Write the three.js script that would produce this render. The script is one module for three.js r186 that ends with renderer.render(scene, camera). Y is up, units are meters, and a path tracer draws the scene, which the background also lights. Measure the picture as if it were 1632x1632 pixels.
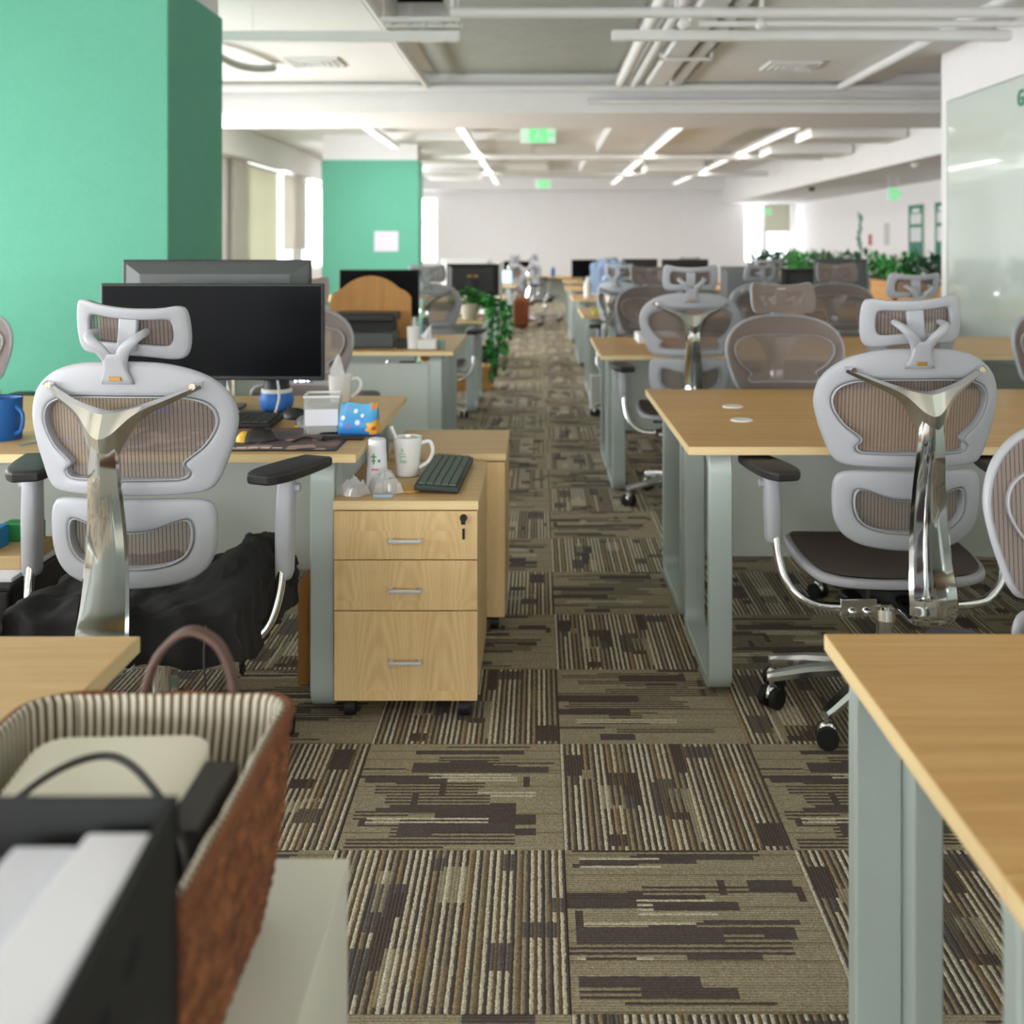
import * as THREE from 'three';
import { RoundedBoxGeometry } from 'three/addons/geometries/RoundedBoxGeometry.js';
import { mergeGeometries, toCreasedNormals, mergeVertices } from 'three/addons/utils/BufferGeometryUtils.js';
import { RectAreaLightUniformsLib } from 'three/addons/lights/RectAreaLightUniformsLib.js';
import { ImprovedNoise } from 'three/addons/math/ImprovedNoise.js';
import { TextGeometry } from 'three/addons/geometries/TextGeometry.js';
import { FontLoader } from 'three/addons/loaders/FontLoader.js';

// ------------------------------------------------------------------ camera, daylight, exposure
const scene = new THREE.Scene();
const camera = new THREE.PerspectiveCamera(51.05, 1, 0.05, 200);
camera.position.set(0, 1.317, 0);                       // level camera looking along -z, lens shifted down
camera.lookAt(0, 1.317, -10);
camera.setViewOffset(1632, 1632, -42, 423, 1632, 1632);
camera.focus = 2.3;
camera.userData.fStop = 3.4;
camera.updateProjectionMatrix();

const renderer = new THREE.WebGLRenderer();
renderer.toneMapping = THREE.LinearToneMapping;
renderer.toneMappingExposure = 1.44;
renderer.shadowMap.enabled = true;

scene.background = new THREE.Color(0.90, 0.95, 1.0);    // overcast sky outside the windows
scene.backgroundIntensity = 4.2;

RectAreaLightUniformsLib.init();
function skyLight(x, y, z, w, h, turn, power) {          // soft sky light in a window opening
  const l = new THREE.RectAreaLight(new THREE.Color(0.96, 0.985, 1.0), power, w, h);
  l.position.set(x, y, z); l.rotation.y = turn; scene.add(l);
  return l;
}
const LWX = -4.6, BACKZ = 4.2, FARWZ = -28;                            // left window wall, wall behind the camera
for (const [z, w] of [[2.2, 3.4], [-1.6, 3.4], [-5.4, 3.4], [-9.2, 3.4], [-13.0, 3.4], [-18.4, 3.2], [-22.6, 3.4]])
  skyLight(LWX - 0.22, 1.72, z, w, 1.6, -Math.PI / 2, 11);
for (const x of [-2.6, 1.2]) skyLight(x, 1.72, BACKZ + 0.22, 3.3, 1.6, 0, 11);
skyLight(-2.865, 1.75, FARWZ - 0.22, 0.47, 1.7, Math.PI, 11);
skyLight(5.61, 1.75, FARWZ - 0.22, 0.48, 1.7, Math.PI, 11);

// ------------------------------------------------------------------ helpers
let seed = 7;
const rnd = () => { seed = (seed * 1664525 + 1013904223) >>> 0; return seed / 4294967296; };
const rr = (a, b) => a + (b - a) * rnd();
const pick = (a) => a[Math.floor(rnd() * a.length) % a.length];
const V = (x, y, z) => new THREE.Vector3(x, y, z);
const D = Math.PI / 180;
const taken = new Map();
function numbered(name) {
  const n = taken.get(name) ?? 0; taken.set(name, n + 1);
  return n ? `${name}_${String(n).padStart(3, '0')}` : name;
}
function mesh(name, geo, material, parent) {
  const m = new THREE.Mesh(geo, material);
  m.castShadow = m.receiveShadow = true;
  m.name = parent ? name : numbered(name);
  (parent ?? scene).add(m);
  return m;
}
function tag(o, label, category, group) {
  o.userData.label = label; o.userData.category = category;
  if (group) o.userData.group = group;
  return o;
}
function thing(name, label, category, [x, y, z] = [0, 0, 0], turn = 0, group) {
  const o = new THREE.Group(); o.name = numbered(name); scene.add(o);
  o.position.set(x, y, z); o.rotation.y = turn;
  return tag(o, label, category, group);
}
function struct(name, geo, material, label, category) {
  const m = mesh(name, geo, material);
  m.userData.kind = 'structure'; m.userData.label = label; m.userData.category = category;
  return m;
}
function copyOf(o, label, pos, turn, group) {
  const c = o.clone(); c.name = numbered(o.name.replace(/_\d{3}$/, '')); scene.add(c);
  c.userData = { ...o.userData, label }; if (group) c.userData.group = group;
  c.position.set(...pos); c.rotation.y = turn;
  return c;
}
// uv in metres, taken from the face direction; swap turns the grain
function muv(g, swap = false, ox = 0, oy = 0) {
  if (g.index) g = g.toNonIndexed();
  const p = g.attributes.position, n = g.attributes.normal, uv = new Float32Array(p.count * 2);
  for (let i = 0; i < p.count; i++) {
    const ax = Math.abs(n.getX(i)), ay = Math.abs(n.getY(i)), az = Math.abs(n.getZ(i));
    let a, b;
    if (ay >= ax && ay >= az) { a = p.getX(i); b = p.getZ(i); } else if (az >= ax) { a = p.getX(i); b = p.getY(i); } else { a = p.getZ(i); b = p.getY(i); }
    uv[i * 2] = (swap ? b : a) + ox; uv[i * 2 + 1] = (swap ? a : b) + oy;
  }
  g.setAttribute('uv', new THREE.BufferAttribute(uv, 2));
  return g;
}
function box(w, h, d, x = 0, y = 0, z = 0, r = 0, swap = false, ox = 0, oy = 0) {
  let g = r > 0 ? new RoundedBoxGeometry(w, h, d, 2, Math.min(r, w / 2.01, h / 2.01, d / 2.01)) : new THREE.BoxGeometry(w, h, d);
  g = muv(g, swap, ox, oy);
  return g.translate(x, y, z);
}
const span = (x0, x1, y0, y1, z0, z1, r = 0, swap = false, ox = 0, oy = 0) => box(Math.abs(x1 - x0), Math.abs(y1 - y0), Math.abs(z1 - z0), (x0 + x1) / 2, (y0 + y1) / 2, (z0 + z1) / 2, r, swap, ox, oy);
function cyl(r0, r1, h, x = 0, y = 0, z = 0, seg = 20, axis = 'y') {
  const g = new THREE.CylinderGeometry(r1, r0, h, seg);
  if (axis === 'x') g.rotateZ(Math.PI / 2); if (axis === 'z') g.rotateX(Math.PI / 2);
  return g.translate(x, y, z);
}
const ball = (r, x = 0, y = 0, z = 0, sx = 1, sy = 1, sz = 1) => new THREE.SphereGeometry(r, 18, 12).scale(sx, sy, sz).translate(x, y, z);
const lathe = (pts, seg = 28) => new THREE.LatheGeometry(pts.map(([x, y]) => new THREE.Vector2(x, y)), seg);
function tube(pts, r, seg = 28, rad = 10) {
  const c = new THREE.CatmullRomCurve3(pts.map((p) => V(...p)));
  return new THREE.TubeGeometry(c, seg, r, rad, false);
}
function M(list) {
  return mergeGeometries(list.map((g) => {
    let h = g.index ? g.toNonIndexed() : g.clone();
    for (const k of Object.keys(h.attributes)) if (!['position', 'normal', 'uv'].includes(k)) h.deleteAttribute(k);
    if (!h.attributes.uv) h.setAttribute('uv', new THREE.BufferAttribute(new Float32Array(h.attributes.position.count * 2), 2));
    h.morphAttributes = {}; h.clearGroups();
    return h;
  }), false);
}
function fromGrid(rows, closedU = false, closedV = false, uvf = null) {   // rows[i][j] = [x,y,z]
  const n = rows.length, m = rows[0].length, pos = [], uv = [], idx = [];
  for (let i = 0; i < n; i++) for (let j = 0; j < m; j++) { const p = rows[i][j]; pos.push(...p); uv.push(...(uvf ? uvf(i, j, p) : [p[0], p[1]])); }
  for (let i = 0; i < n - (closedU ? 0 : 1); i++) for (let j = 0; j < m - (closedV ? 0 : 1); j++) {
    const a = i * m + j, b = ((i + 1) % n) * m + j, c = ((i + 1) % n) * m + (j + 1) % m, d = i * m + (j + 1) % m;
    idx.push(a, b, d, b, c, d);
  }
  const g = new THREE.BufferGeometry();
  g.setAttribute('position', new THREE.Float32BufferAttribute(pos, 3)); g.setAttribute('uv', new THREE.Float32BufferAttribute(uv, 2));
  g.setIndex(idx); g.computeVertexNormals();
  return g;
}
const mirror = (half) => [...half, ...half.slice(1, -1).reverse().map(([x, y]) => [-x, y])];
const closed = (pts) => new THREE.CatmullRomCurve3(pts.map(([x, y]) => V(x, y, 0)), true, 'catmullrom', 0.5);
// a ring of plastic between two matched outlines, rounded across, bent by z = bend(x, y)
function ring(outer, inner, depth, bend, n = 88, k = 12) {
  const O = closed(outer), I = closed(inner), rows = [];
  for (let i = 0; i < n; i++) {
    const o = O.getPoint(i / n), q = I.getPoint(i / n), row = [];
    for (let j = 0; j < k; j++) {
      const a = (j / k) * Math.PI * 2, s = (v) => Math.sign(v) * Math.pow(Math.abs(v), 0.62);
      const u = 0.5 - 0.5 * s(Math.cos(a)), w = 0.5 * s(Math.sin(a)) * depth;
      const x = o.x + (q.x - o.x) * u, y = o.y + (q.y - o.y) * u;
      row.push([x, y, bend(x, y) + w]);
    }
    rows.push(row);
  }
  return fromGrid(rows, true, true);
}
function panel(outer, bend, off, scale = 1, n = 64, rings = 7) {
  const O = closed(outer), rows = [];
  let cx = 0, cy = 0; const P = [];
  for (let i = 0; i < n; i++) { const p = O.getPoint(i / n); P.push(p); cx += p.x / n; cy += p.y / n; }
  for (let r = 0; r <= rings; r++) rows.push(P.map((p) => { const f = Math.max(r / rings, 0.002) * scale, x = cx + (p.x - cx) * f, y = cy + (p.y - cy) * f; return [x, y, bend(x, y) + off]; }));
  return fromGrid(rows, false, true);
}
// sweep a 2-D profile ([a across, b along up]) over stations {p, r, u}
function sweep(stations, profile, caps = true) {
  const rows = stations.map((s, i) => profile(i / (stations.length - 1), s).map(([a, b]) => [s.p[0] + s.r[0] * a + s.u[0] * b, s.p[1] + s.r[1] * a + s.u[1] * b, s.p[2] + s.r[2] * a + s.u[2] * b]));
  if (caps) {
    const mid = (row) => { const c = [0, 1, 2].map((k) => row.reduce((t, p) => t + p[k], 0) / row.length); return row.map(() => c); };
    rows.unshift(mid(rows[0])); rows.push(mid(rows[rows.length - 1]));
  }
  return fromGrid(rows, false, true);
}
const crease = (g, a = 0.5) => toCreasedNormals(g, a);
const P5 = new ImprovedNoise();

// ------------------------------------------------------------------ textures (stuff of surfaces only)
function hash(x, y, s) { let h = (x * 374761393 + y * 668265263 + s * 982451653) | 0; h = Math.imul(h ^ (h >>> 13), 1274126177); return ((h ^ (h >>> 16)) >>> 0) / 4294967296; }
function vnoise(x, y, px, py, s) {
  const x0 = Math.floor(x), y0 = Math.floor(y), fx = x - x0, fy = y - y0, u = fx * fx * (3 - 2 * fx), v = fy * fy * (3 - 2 * fy);
  const m = (a, b) => ((a % b) + b) % b, h = (i, j) => hash(m(i, px), m(j, py), s);
  return (h(x0, y0) * (1 - u) + h(x0 + 1, y0) * u) * (1 - v) + (h(x0, y0 + 1) * (1 - u) + h(x0 + 1, y0 + 1) * u) * v;
}
function tex(w, h, fn, srgb = true, rep = [1, 1]) {       // fn(u, v, x, y) -> [r, g, b, a] 0..255
  const d = new Uint8Array(w * h * 4);
  for (let y = 0; y < h; y++) for (let x = 0; x < w; x++) { const c = fn(x / w, y / h, x, y), i = (y * w + x) * 4; d[i] = c[0]; d[i + 1] = c[1]; d[i + 2] = c[2]; d[i + 3] = c[3] ?? 255; }
  const t = new THREE.DataTexture(d, w, h, THREE.RGBAFormat);
  t.wrapS = t.wrapT = THREE.RepeatWrapping; t.magFilter = THREE.LinearFilter; t.minFilter = THREE.LinearMipmapLinearFilter; t.generateMipmaps = true;
  if (srgb) t.colorSpace = THREE.SRGBColorSpace;
  t.repeat.set(...rep); t.needsUpdate = true;
  return t;
}
const mix3 = (a, b, t) => [a[0] + (b[0] - a[0]) * t, a[1] + (b[1] - a[1]) * t, a[2] + (b[2] - a[2]) * t];
const clamp = (x, a = 0, b = 1) => Math.min(b, Math.max(a, x));
function woodTex(light, dark, s, rep, arches = 0) {        // grain runs along u
  return tex(512, 512, (u, v) => {
    const warp = (vnoise(u * 3, v * 5, 3, 5, s) - 0.5) * 0.05;
    let g = 0.5 * vnoise(u * 3, (v + warp) * 48, 3, 48, s + 1) + 0.3 * vnoise(u * 6, (v + warp) * 120, 6, 120, s + 2) + 0.2 * vnoise(u * 40, v * 200, 40, 200, s + 3);
    if (arches) {
      const c = Math.abs(v * 4 % 1 - 0.5), a = Math.sin((c * c * 26 + (u * 2 % 1) * 5.5 + warp * 40) * 6.28) * 0.5 + 0.5;
      g = g * 0.62 + a * 0.38 * clamp(1.2 - c * 1.6);
    }
    const fine = vnoise(u * 60, v * 256, 60, 256, s + 5) > 0.86 ? 0.14 : 0;
    return mix3(light, dark, clamp(g * 0.95 + fine)).concat(255);
  }, true, rep);
}
const woodTopT = woodTex([214, 172, 110], [184, 138, 78], 11, [0.7, 1.3]);
const woodTopT2 = woodTex([212, 178, 124], [184, 147, 94], 23, [0.7, 1.3]);
const woodFrontT = woodTex([236, 206, 154], [208, 170, 114], 37, [0.9, 1.35], 1);
const woodEdgeT = woodTex([240, 216, 168], [222, 190, 136], 51, [0.7, 3]);
const noiseT = tex(256, 256, (u, v) => { const n = 0.6 * vnoise(u * 64, v * 64, 64, 64, 3) + 0.4 * vnoise(u * 16, v * 16, 16, 16, 4), c = Math.round(255 * n); return [c, c, c]; }, false, [2, 2]);
const paintT = (c, amp, s) => tex(256, 256, (u, v) => { const n = 0.5 * vnoise(u * 128, v * 128, 128, 128, s) + 0.3 * vnoise(u * 24, v * 24, 24, 24, s + 1) + 0.2 * vnoise(u * 5, v * 5, 5, 5, s + 2) - 0.5; return c.map((k) => clamp(k + n * amp, 0, 255)); }, true, [0.5, 0.5]);

// ------------------------------------------------------------------ materials
const std = (c, roughness = 0.6, metalness = 0, more = {}) => new THREE.MeshStandardMaterial({ color: c, roughness, metalness, ...more });
const phys = (c, roughness, metalness, more) => new THREE.MeshPhysicalMaterial({ color: c, roughness, metalness, ...more });
const m = {
  wall: std(0xffffff, 0.9, 0, { map: paintT([236, 233, 233], 7, 61) }),
  ceil: std(0xffffff, 0.92, 0, { map: paintT([232, 231, 228], 7, 67) }),
  beam: std(0xffffff, 0.9, 0, { map: paintT([234, 232, 231], 7, 71) }),
  concrete: std(0xffffff, 0.9, 0, { map: paintT([166, 170, 162], 22, 73) }),
  pipe: std(0xe2e2e0, 0.45),
  duct: std(0xaeb4ae, 0.5, 0.1),
  soilBrown: std(0x5a5148, 0.95),  // dark brown soil of the planters
  green: std(0xffffff, 0.78, 0, { map: paintT([98, 174, 148], 8, 79) }),
  glassWall: phys(0xd0dbd2, 0.07, 0, { clearcoat: 1, clearcoatRoughness: 0.02, ior: 1.5 }),
  pane: phys(0xffffff, 0.02, 0, { transmission: 1, thickness: 0, ior: 1.45 }),
  frameWhite: std(0xe8e8e6, 0.5),
  blind: phys(0xc9c7b6, 0.95, 0, { transmission: 0.3, thickness: 0, side: THREE.DoubleSide }),
  curtain: phys(0xd4d0c6, 0.95, 0, { transmission: 0.25, thickness: 0, side: THREE.DoubleSide }),
  wood: std(0xffffff, 0.48, 0, { map: woodTopT, bumpMap: woodTopT, bumpScale: 0.0002 }),
  woodL: std(0xffffff, 0.5, 0, { map: woodTopT2, bumpMap: woodTopT2, bumpScale: 0.0002 }),
  woodFront: std(0xffffff, 0.5, 0, { map: woodFrontT, bumpMap: woodFrontT, bumpScale: 0.0002 }),
  woodEdge: std(0xffffff, 0.5, 0, { map: woodEdgeT }),
  frame: std(0xb2bdb9, 0.42, 0.15),
  modesty: std(0xc3cac3, 0.55),
  plastic: std(0xa9aab0, 0.5, 0, { bumpMap: noiseT, bumpScale: 0.0002 }),
  chrome: std(0xe9eaec, 0.07, 1),
  handle: std(0xd4d4d6, 0.35, 0.35),
  alu: std(0xd6d8da, 0.2, 1),
  satin: std(0xe3e1dc, 0.19, 1),
  black: std(0x151415, 0.5),
  pad: std(0x262324, 0.55, 0, { bumpMap: noiseT, bumpScale: 0.0004 }),
  rubber: std(0x141414, 0.6),
  gold: std(0x9a7430, 0.4, 0.6),
  screen: phys(0x06070a, 0.32, 0, { specularIntensity: 0.14 }),
  bezel: std(0x161618, 0.45),
  monBack: std(0x4a4e4e, 0.42),
  monGrey: std(0x83878a, 0.5),
  white: std(0xe6e5e2, 0.5),
  whiteBox: std(0xdcdacb, 0.55, 0, { bumpMap: noiseT, bumpScale: 0.0002 }),
  ceramic: phys(0xefedea, 0.25, 0, { clearcoat: 0.5, clearcoatRoughness: 0.1 }),
  paper: std(0xe8e7ee, 0.85),
  paperSide: std(0xd8d7d2, 0.9),
  cable: std(0x24221f, 0.5),
  cream: std(0xded8c6, 0.5),
  cloth: std(0x191819, 0.9, 0, { bumpMap: noiseT, bumpScale: 0.0012 }),
  blue: std(0x2a6fc4, 0.5),
  blueDark: std(0x1d5fa8, 0.45),
  leaf: std(0x3a9a40, 0.55, 0, { side: THREE.DoubleSide }),
  leafDark: std(0x1f5a35, 0.6, 0, { side: THREE.DoubleSide }),
  planter: std(0xffffff, 0.6, 0, { map: woodTex([214, 160, 92], [184, 128, 66], 91, [0.6, 1]) }),
  terracotta: std(0xd9d0bd, 0.7),
  cardboard: std(0xa9783f, 0.9),
  leather: std(0x5d443c, 0.6),
  red: std(0xb3262a, 0.55),
  clear: phys(0xf3f5f6, 0.12, 0, { transmission: 0.85, thickness: 0, side: THREE.DoubleSide }),
  clearFilm: phys(0xf2f3f4, 0.2, 0, { transmission: 0.65, thickness: 0, side: THREE.DoubleSide }),
};
// mesh fabric of the chairs: upright strands with open gaps
const strandA = tex(64, 64, (u, v) => { const k = Math.floor(u * 6), b = (v * 5 + (k % 2) * 0.5) % 1; const o = u < 0.17 ? 255 : (b < 0.26 ? 40 : 238); return [o, o, o]; }, false, [110, 110]);
const strandC = tex(64, 64, (u, v) => { const n = hash(Math.floor(u * 64), Math.floor(v * 64), 5) * 14; const c = u < 0.17 ? [62, 52, 50] : [140, 124, 116]; return c.map((k) => k + n - 7); }, true, [110, 110]);
m.mesh = std(0xffffff, 0.7, 0, { map: strandC, alphaMap: strandA, transparent: true, side: THREE.DoubleSide });
const seatC = tex(64, 64, (u, v) => { const a = (Math.floor(u * 8) + Math.floor(v * 8)) % 2; const n = hash(Math.floor(u * 64), Math.floor(v * 64), 9) * 16; return (a ? [92, 80, 74] : [72, 62, 58]).map((k) => k + n - 8); }, true, [60, 60]);
m.seat = std(0xffffff, 0.8, 0, { map: seatC, side: THREE.DoubleSide });

// ------------------------------------------------------------------ the room
const CEIL = 3.1, FARZ = -28, RWX = 6.6, GX = 3.5, GZ = -9.17;
const T1 = 0.2;
// floor slab and carpet tiles (0.5 m, quarter-turned)
const floor = struct('floor', span(LWX - T1, RWX + T1, -0.15, -0.007, FARZ - T1, BACKZ + T1), std(0x3b342c, 0.95), 'carpeted office floor of patterned brown square tiles', 'floor');
function carpetTex(kind, s) {
  let q = s * 7919 + 13; const R = () => { q = (q * 1664525 + 1013904223) >>> 0; return q / 4294967296; };
  const N = 68, L = 512, cream = [206, 198, 174], tan = [154, 142, 116], dark = [82, 70, 63], brown = [110, 90, 66], slate = [100, 95, 93], pal = [];
  const grid = Array.from({ length: N }, (_, r) => {
    if (kind === 'stripe') { const b = r % 2 ? (R() < 0.25 ? brown : dark) : (R() < 0.3 ? tan : R() < 0.15 ? [160, 138, 104] : cream); return Array(32).fill(b); }
    const b = R() < 0.12 ? mix3(tan, brown, 0.35) : mix3(tan, cream, R() * 0.15); return Array(32).fill(b);
  });
  const patches = kind === 'stripe' ? 18 : 34;
  for (let k = 0; k < patches; k++) {
    const w = (kind === 'stripe' ? 3 : 6) + Math.floor(R() * (kind === 'stripe' ? 8 : 13)), h = kind === 'stripe' ? 3 + Math.floor(R() * 8) : 2 + Math.floor(R() * 6), c0 = Math.floor(R() * (32 - w)), r0 = Math.floor(R() * (N - h)), mode = R();
    for (let r = r0; r < r0 + h; r++) for (let c = c0; c < c0 + w; c++) {
      if (kind === 'stripe') { if (mode < 0.55) { if (r % 2 === 0) grid[r][c] = mode < 0.25 ? slate : dark; } else if (r % 2) grid[r][c] = mode < 0.8 ? tan : brown; }
      else if (mode < 0.34) grid[r][c] = mix3(dark, slate, mode); else if (r % 2 === 0) grid[r][c] = mode < 0.92 ? dark : cream; else if (mode < 0.92) grid[r][c] = tan;
    }
  }
  if (kind === 'tan') for (let k = 0; k < 3; k++) { const c = Math.floor(R() * 31), r0 = Math.floor(R() * 40); for (let r = r0; r < r0 + 7; r++) grid[r][c] = dark; }
  return tex(L, L, (u, v, x, y) => {
    const wob = (vnoise(u * 60, v * 68, 60, 68, s) - 0.5) * 0.2, r = clamp(Math.floor(v * N + wob), 0, N - 1), c = clamp(Math.floor(u * 32), 0, 31), f = 0.80 + 0.40 * hash(x >> 1, y >> 1, s) ;
    return grid[r][c].map((k) => clamp(k * f, 0, 255));
  });
}
const ribT = tex(64, 512, (u, v) => { const h = Math.round(255 * (0.35 + 0.65 * Math.abs(Math.sin(v * 68 * Math.PI))) * (0.7 + 0.3 * vnoise(u * 32, v * 56, 32, 56, 2))); return [h, h, h]; }, false);
const carpetMat = (k, s) => std(0xffffff, 0.95, 0, { map: carpetTex(k, s), bumpMap: ribT, bumpScale: 0.003 });
const CM = { stripe: [1, 2, 3, 4].map((s) => carpetMat('stripe', s)), tan: [5, 6, 7, 8].map((s) => carpetMat('tan', s)) };
const TS = 0.5, TX0 = 0.057, TD0 = 1.84;
function tileGeo(turn) {
  const g = new THREE.BoxGeometry(TS - 0.0016, 0.007, TS - 0.0016).translate(0, -0.0035, 0);
  const p = g.attributes.position, uv = g.attributes.uv;
  for (let i = 0; i < p.count; i++) { const a = p.getX(i) / TS + 0.5, b = p.getZ(i) / TS + 0.5; turn ? uv.setXY(i, b, a) : uv.setXY(i, a, b); }
  return g;
}
const TG = [tileGeo(false), tileGeo(true)];
const restTiles = new Map();
for (let r = -11; r <= 52; r++) for (let c = -10; c <= 13; c++) {
  const x = TX0 + (c - 0.5) * TS, z = -(TD0 + (r + 0.5) * TS), dd = -z;
  if (x < LWX + 0.2 || x > RWX - 0.2 || z < FARZ + 0.2 || z > BACKZ - 0.2) continue;
  const lo = TD0 + r * TS + 0.1;
  const vert = ((r + c) % 2 + 2) % 2 === 0;                // quarter-turned like a chequerboard
  const kind = vert ? 'stripe' : 'tan';
  const mt = CM[kind][Math.floor(hash(r + 40, c + 40, 5) * CM[kind].length)];
  const g = TG[vert ? 1 : 0];
  const seen = dd > 1.3 && dd < 12 && Math.abs(x - 0.2) < 0.25 * dd + 0.9 && x < 2.2 && x > -1.7;
  if (seen) { const t = mesh('carpet_tile', g, mt, floor); t.position.set(x, 0, z); }
  else { if (!restTiles.has(mt)) restTiles.set(mt, []); restTiles.get(mt).push(g.clone().translate(x, 0, z)); }
}
for (const [mt, list] of restTiles) { const t = mesh('carpet_tiles', M(list), mt, floor); t.userData.kind = 'stuff'; }

// ceiling slab with a bare concrete strip
const OP = { x0: -1.14, x1: -0.68, z0: -8.7, z1: -7.3 };
const around = (x0, x1, y0, y1, z0, z1) => M([span(x0, x1, y0, y1, z0, OP.z0), span(x0, x1, y0, y1, OP.z1, z1), span(x0, OP.x0, y0, y1, OP.z0, OP.z1), span(OP.x1, x1, y0, y1, OP.z0, OP.z1)]);
const ceiling = struct('ceiling', around(LWX - T1, RWX + T1, CEIL, CEIL + 0.25, FARZ - T1, BACKZ + T1), m.ceil, 'white painted office ceiling with open services', 'ceiling');
mesh('concrete_soffit', M([span(-1.05, 0.78, CEIL - 0.015, CEIL, -10.98, OP.z0), span(-1.05, 0.78, CEIL - 0.015, CEIL, OP.z1, 2), span(OP.x1, 0.78, CEIL - 0.015, CEIL, OP.z0, OP.z1)]), m.concrete, ceiling);
mesh('plaster_panel', span(LWX, -1.2, 2.99, CEIL, -10.98, 0, 0.01), m.ceil, ceiling);
mesh('plaster_panel', span(1.5, GX, 2.99, CEIL, -10.98, 0, 0.01), m.ceil, ceiling);
mesh('plenum', M([span(OP.x0 - 0.1, OP.x1 + 0.1, 4.1, 4.2, OP.z0 - 0.1, OP.z1 + 0.1), span(OP.x0 - 0.1, OP.x0, CEIL + 0.2, 4.1, OP.z0, OP.z1), span(OP.x1, OP.x1 + 0.1, CEIL + 0.2, 4.1, OP.z0, OP.z1), span(OP.x0 - 0.1, OP.x1 + 0.1, CEIL + 0.2, 4.1, OP.z0 - 0.1, OP.z0), span(OP.x0 - 0.1, OP.x1 + 0.1, CEIL + 0.2, 4.1, OP.z1, OP.z1 + 0.1)]), m.concrete, ceiling);
for (const [x0, x1, z0, z1] of [[-2.4, -0.1, -15.2, -13.4], [-2.4, -0.1, -19, -16.4], [1.0, 2.9, -18.6, -14.6], [0.9, 3.9, -23.5, -20.6], [-2.5, 0.2, -24.5, -21]]) mesh('plaster_panel', span(x0, x1, 2.94, CEIL, z0, z1, 0.01), m.ceil, ceiling);

// left window wall
const WIN = [[2.2, 3.4], [-1.6, 3.4], [-5.4, 3.4], [-9.2, 3.4], [-13.0, 3.4], [-18.4, 3.2], [-22.6, 3.4]], SILL = 0.88, HEAD = 2.62;
{
  const g = [span(LWX - T1, LWX, 0, SILL, FARZ, BACKZ), span(LWX - T1, LWX, HEAD, CEIL, FARZ, BACKZ)];
  let z = BACKZ;
  for (const [c, w] of WIN) { g.push(span(LWX - T1, LWX, SILL, HEAD, c + w / 2, z)); z = c - w / 2; }
  g.push(span(LWX - T1, LWX, SILL, HEAD, FARZ, z));
  struct('wall_left', M(g), m.wall, 'white left wall with a row of tall windows', 'wall');
  struct('trim_1', span(LWX, LWX + 0.22, 2.64, CEIL, FARZ, BACKZ, 0.01), m.beam, 'white bulkhead running above the left windows', 'trim');
}
let winNo = 0;
function windowUnit(w, along, pos, label) {                // frame, mullions and panes in the opening; along 'z' or 'x'
  const o = new THREE.Group(); o.name = `window_${++winNo}`; scene.add(o);
  o.userData = { kind: 'structure', label, category: 'window' };
  o.position.set(...pos); if (along === 'z') o.rotation.y = Math.PI / 2;
  const h = HEAD - SILL, n = Math.max(1, Math.round(w / 1.1)), f = 0.05;
  mesh('window_frame', M([span(-w / 2, w / 2, 0, f, -0.04, 0.04), span(-w / 2, w / 2, h - f, h, -0.04, 0.04), span(-w / 2, -w / 2 + f, f, h - f, -0.04, 0.04), span(w / 2 - f, w / 2, f, h - f, -0.04, 0.04)]), m.frameWhite, o);
  const tr = h * 0.62;
  mesh('transom', span(-w / 2 + f, w / 2 - f, tr - 0.025, tr + 0.025, -0.03, 0.03), m.frameWhite, o);
  for (let i = 1; i < n; i++) mesh('mullion', span(-w / 2 + i * w / n - 0.025, -w / 2 + i * w / n + 0.025, f, h - f, -0.032, 0.032), m.frameWhite, o);
  for (let i = 0; i < n; i++) for (const [a, b] of [[f, tr], [tr, h - f]]) mesh('pane', span(-w / 2 + i * w / n + 0.03, -w / 2 + (i + 1) * w / n - 0.03, a + 0.02, b - 0.02, -0.002, 0.002), m.pane, o);
  return o;
}
WIN.forEach(([c, w], i) => windowUnit(w, 'z', [LWX - 0.1, SILL, c], ['window in left wall behind the camera', 'left window beside the near desks', 'left window behind the near green column', 'left window past the near green column', 'fifth left window behind the green column', 'left window with bright slit between pale blinds', 'bright left window just before the far green column'][i]));
// roller blinds hanging inside the left windows
const blindG = (z0, z1, y0) => { const n = 2, rows = []; for (let i = 0; i <= 1; i++) rows.push([]); return span(-0.003, 0.003, y0, 2.62, z0, z1); };
for (const [z0, z1, y0, label, mt] of [[-18.66, -16.5, 0.92, 'full length pale green roller blind on left window', m.blind], [-20.98, -19.06, 1.28, 'half lowered beige roller blind near far green column', m.curtain]]) {
  const b = thing('roller_blind', label, 'blind', [LWX + 0.06, 0, 0]);
  mesh('cloth', blindG(z0, z1, y0), mt, b); mesh('bottom_rail', span(-0.012, 0.012, y0 - 0.03, y0, z0, z1, 0.005), m.frameWhite, b); mesh('roller', cyl(0.03, 0.03, z1 - z0, 0.0, 2.6, (z0 + z1) / 2, 14, 'z'), m.frameWhite, b);
}
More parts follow.
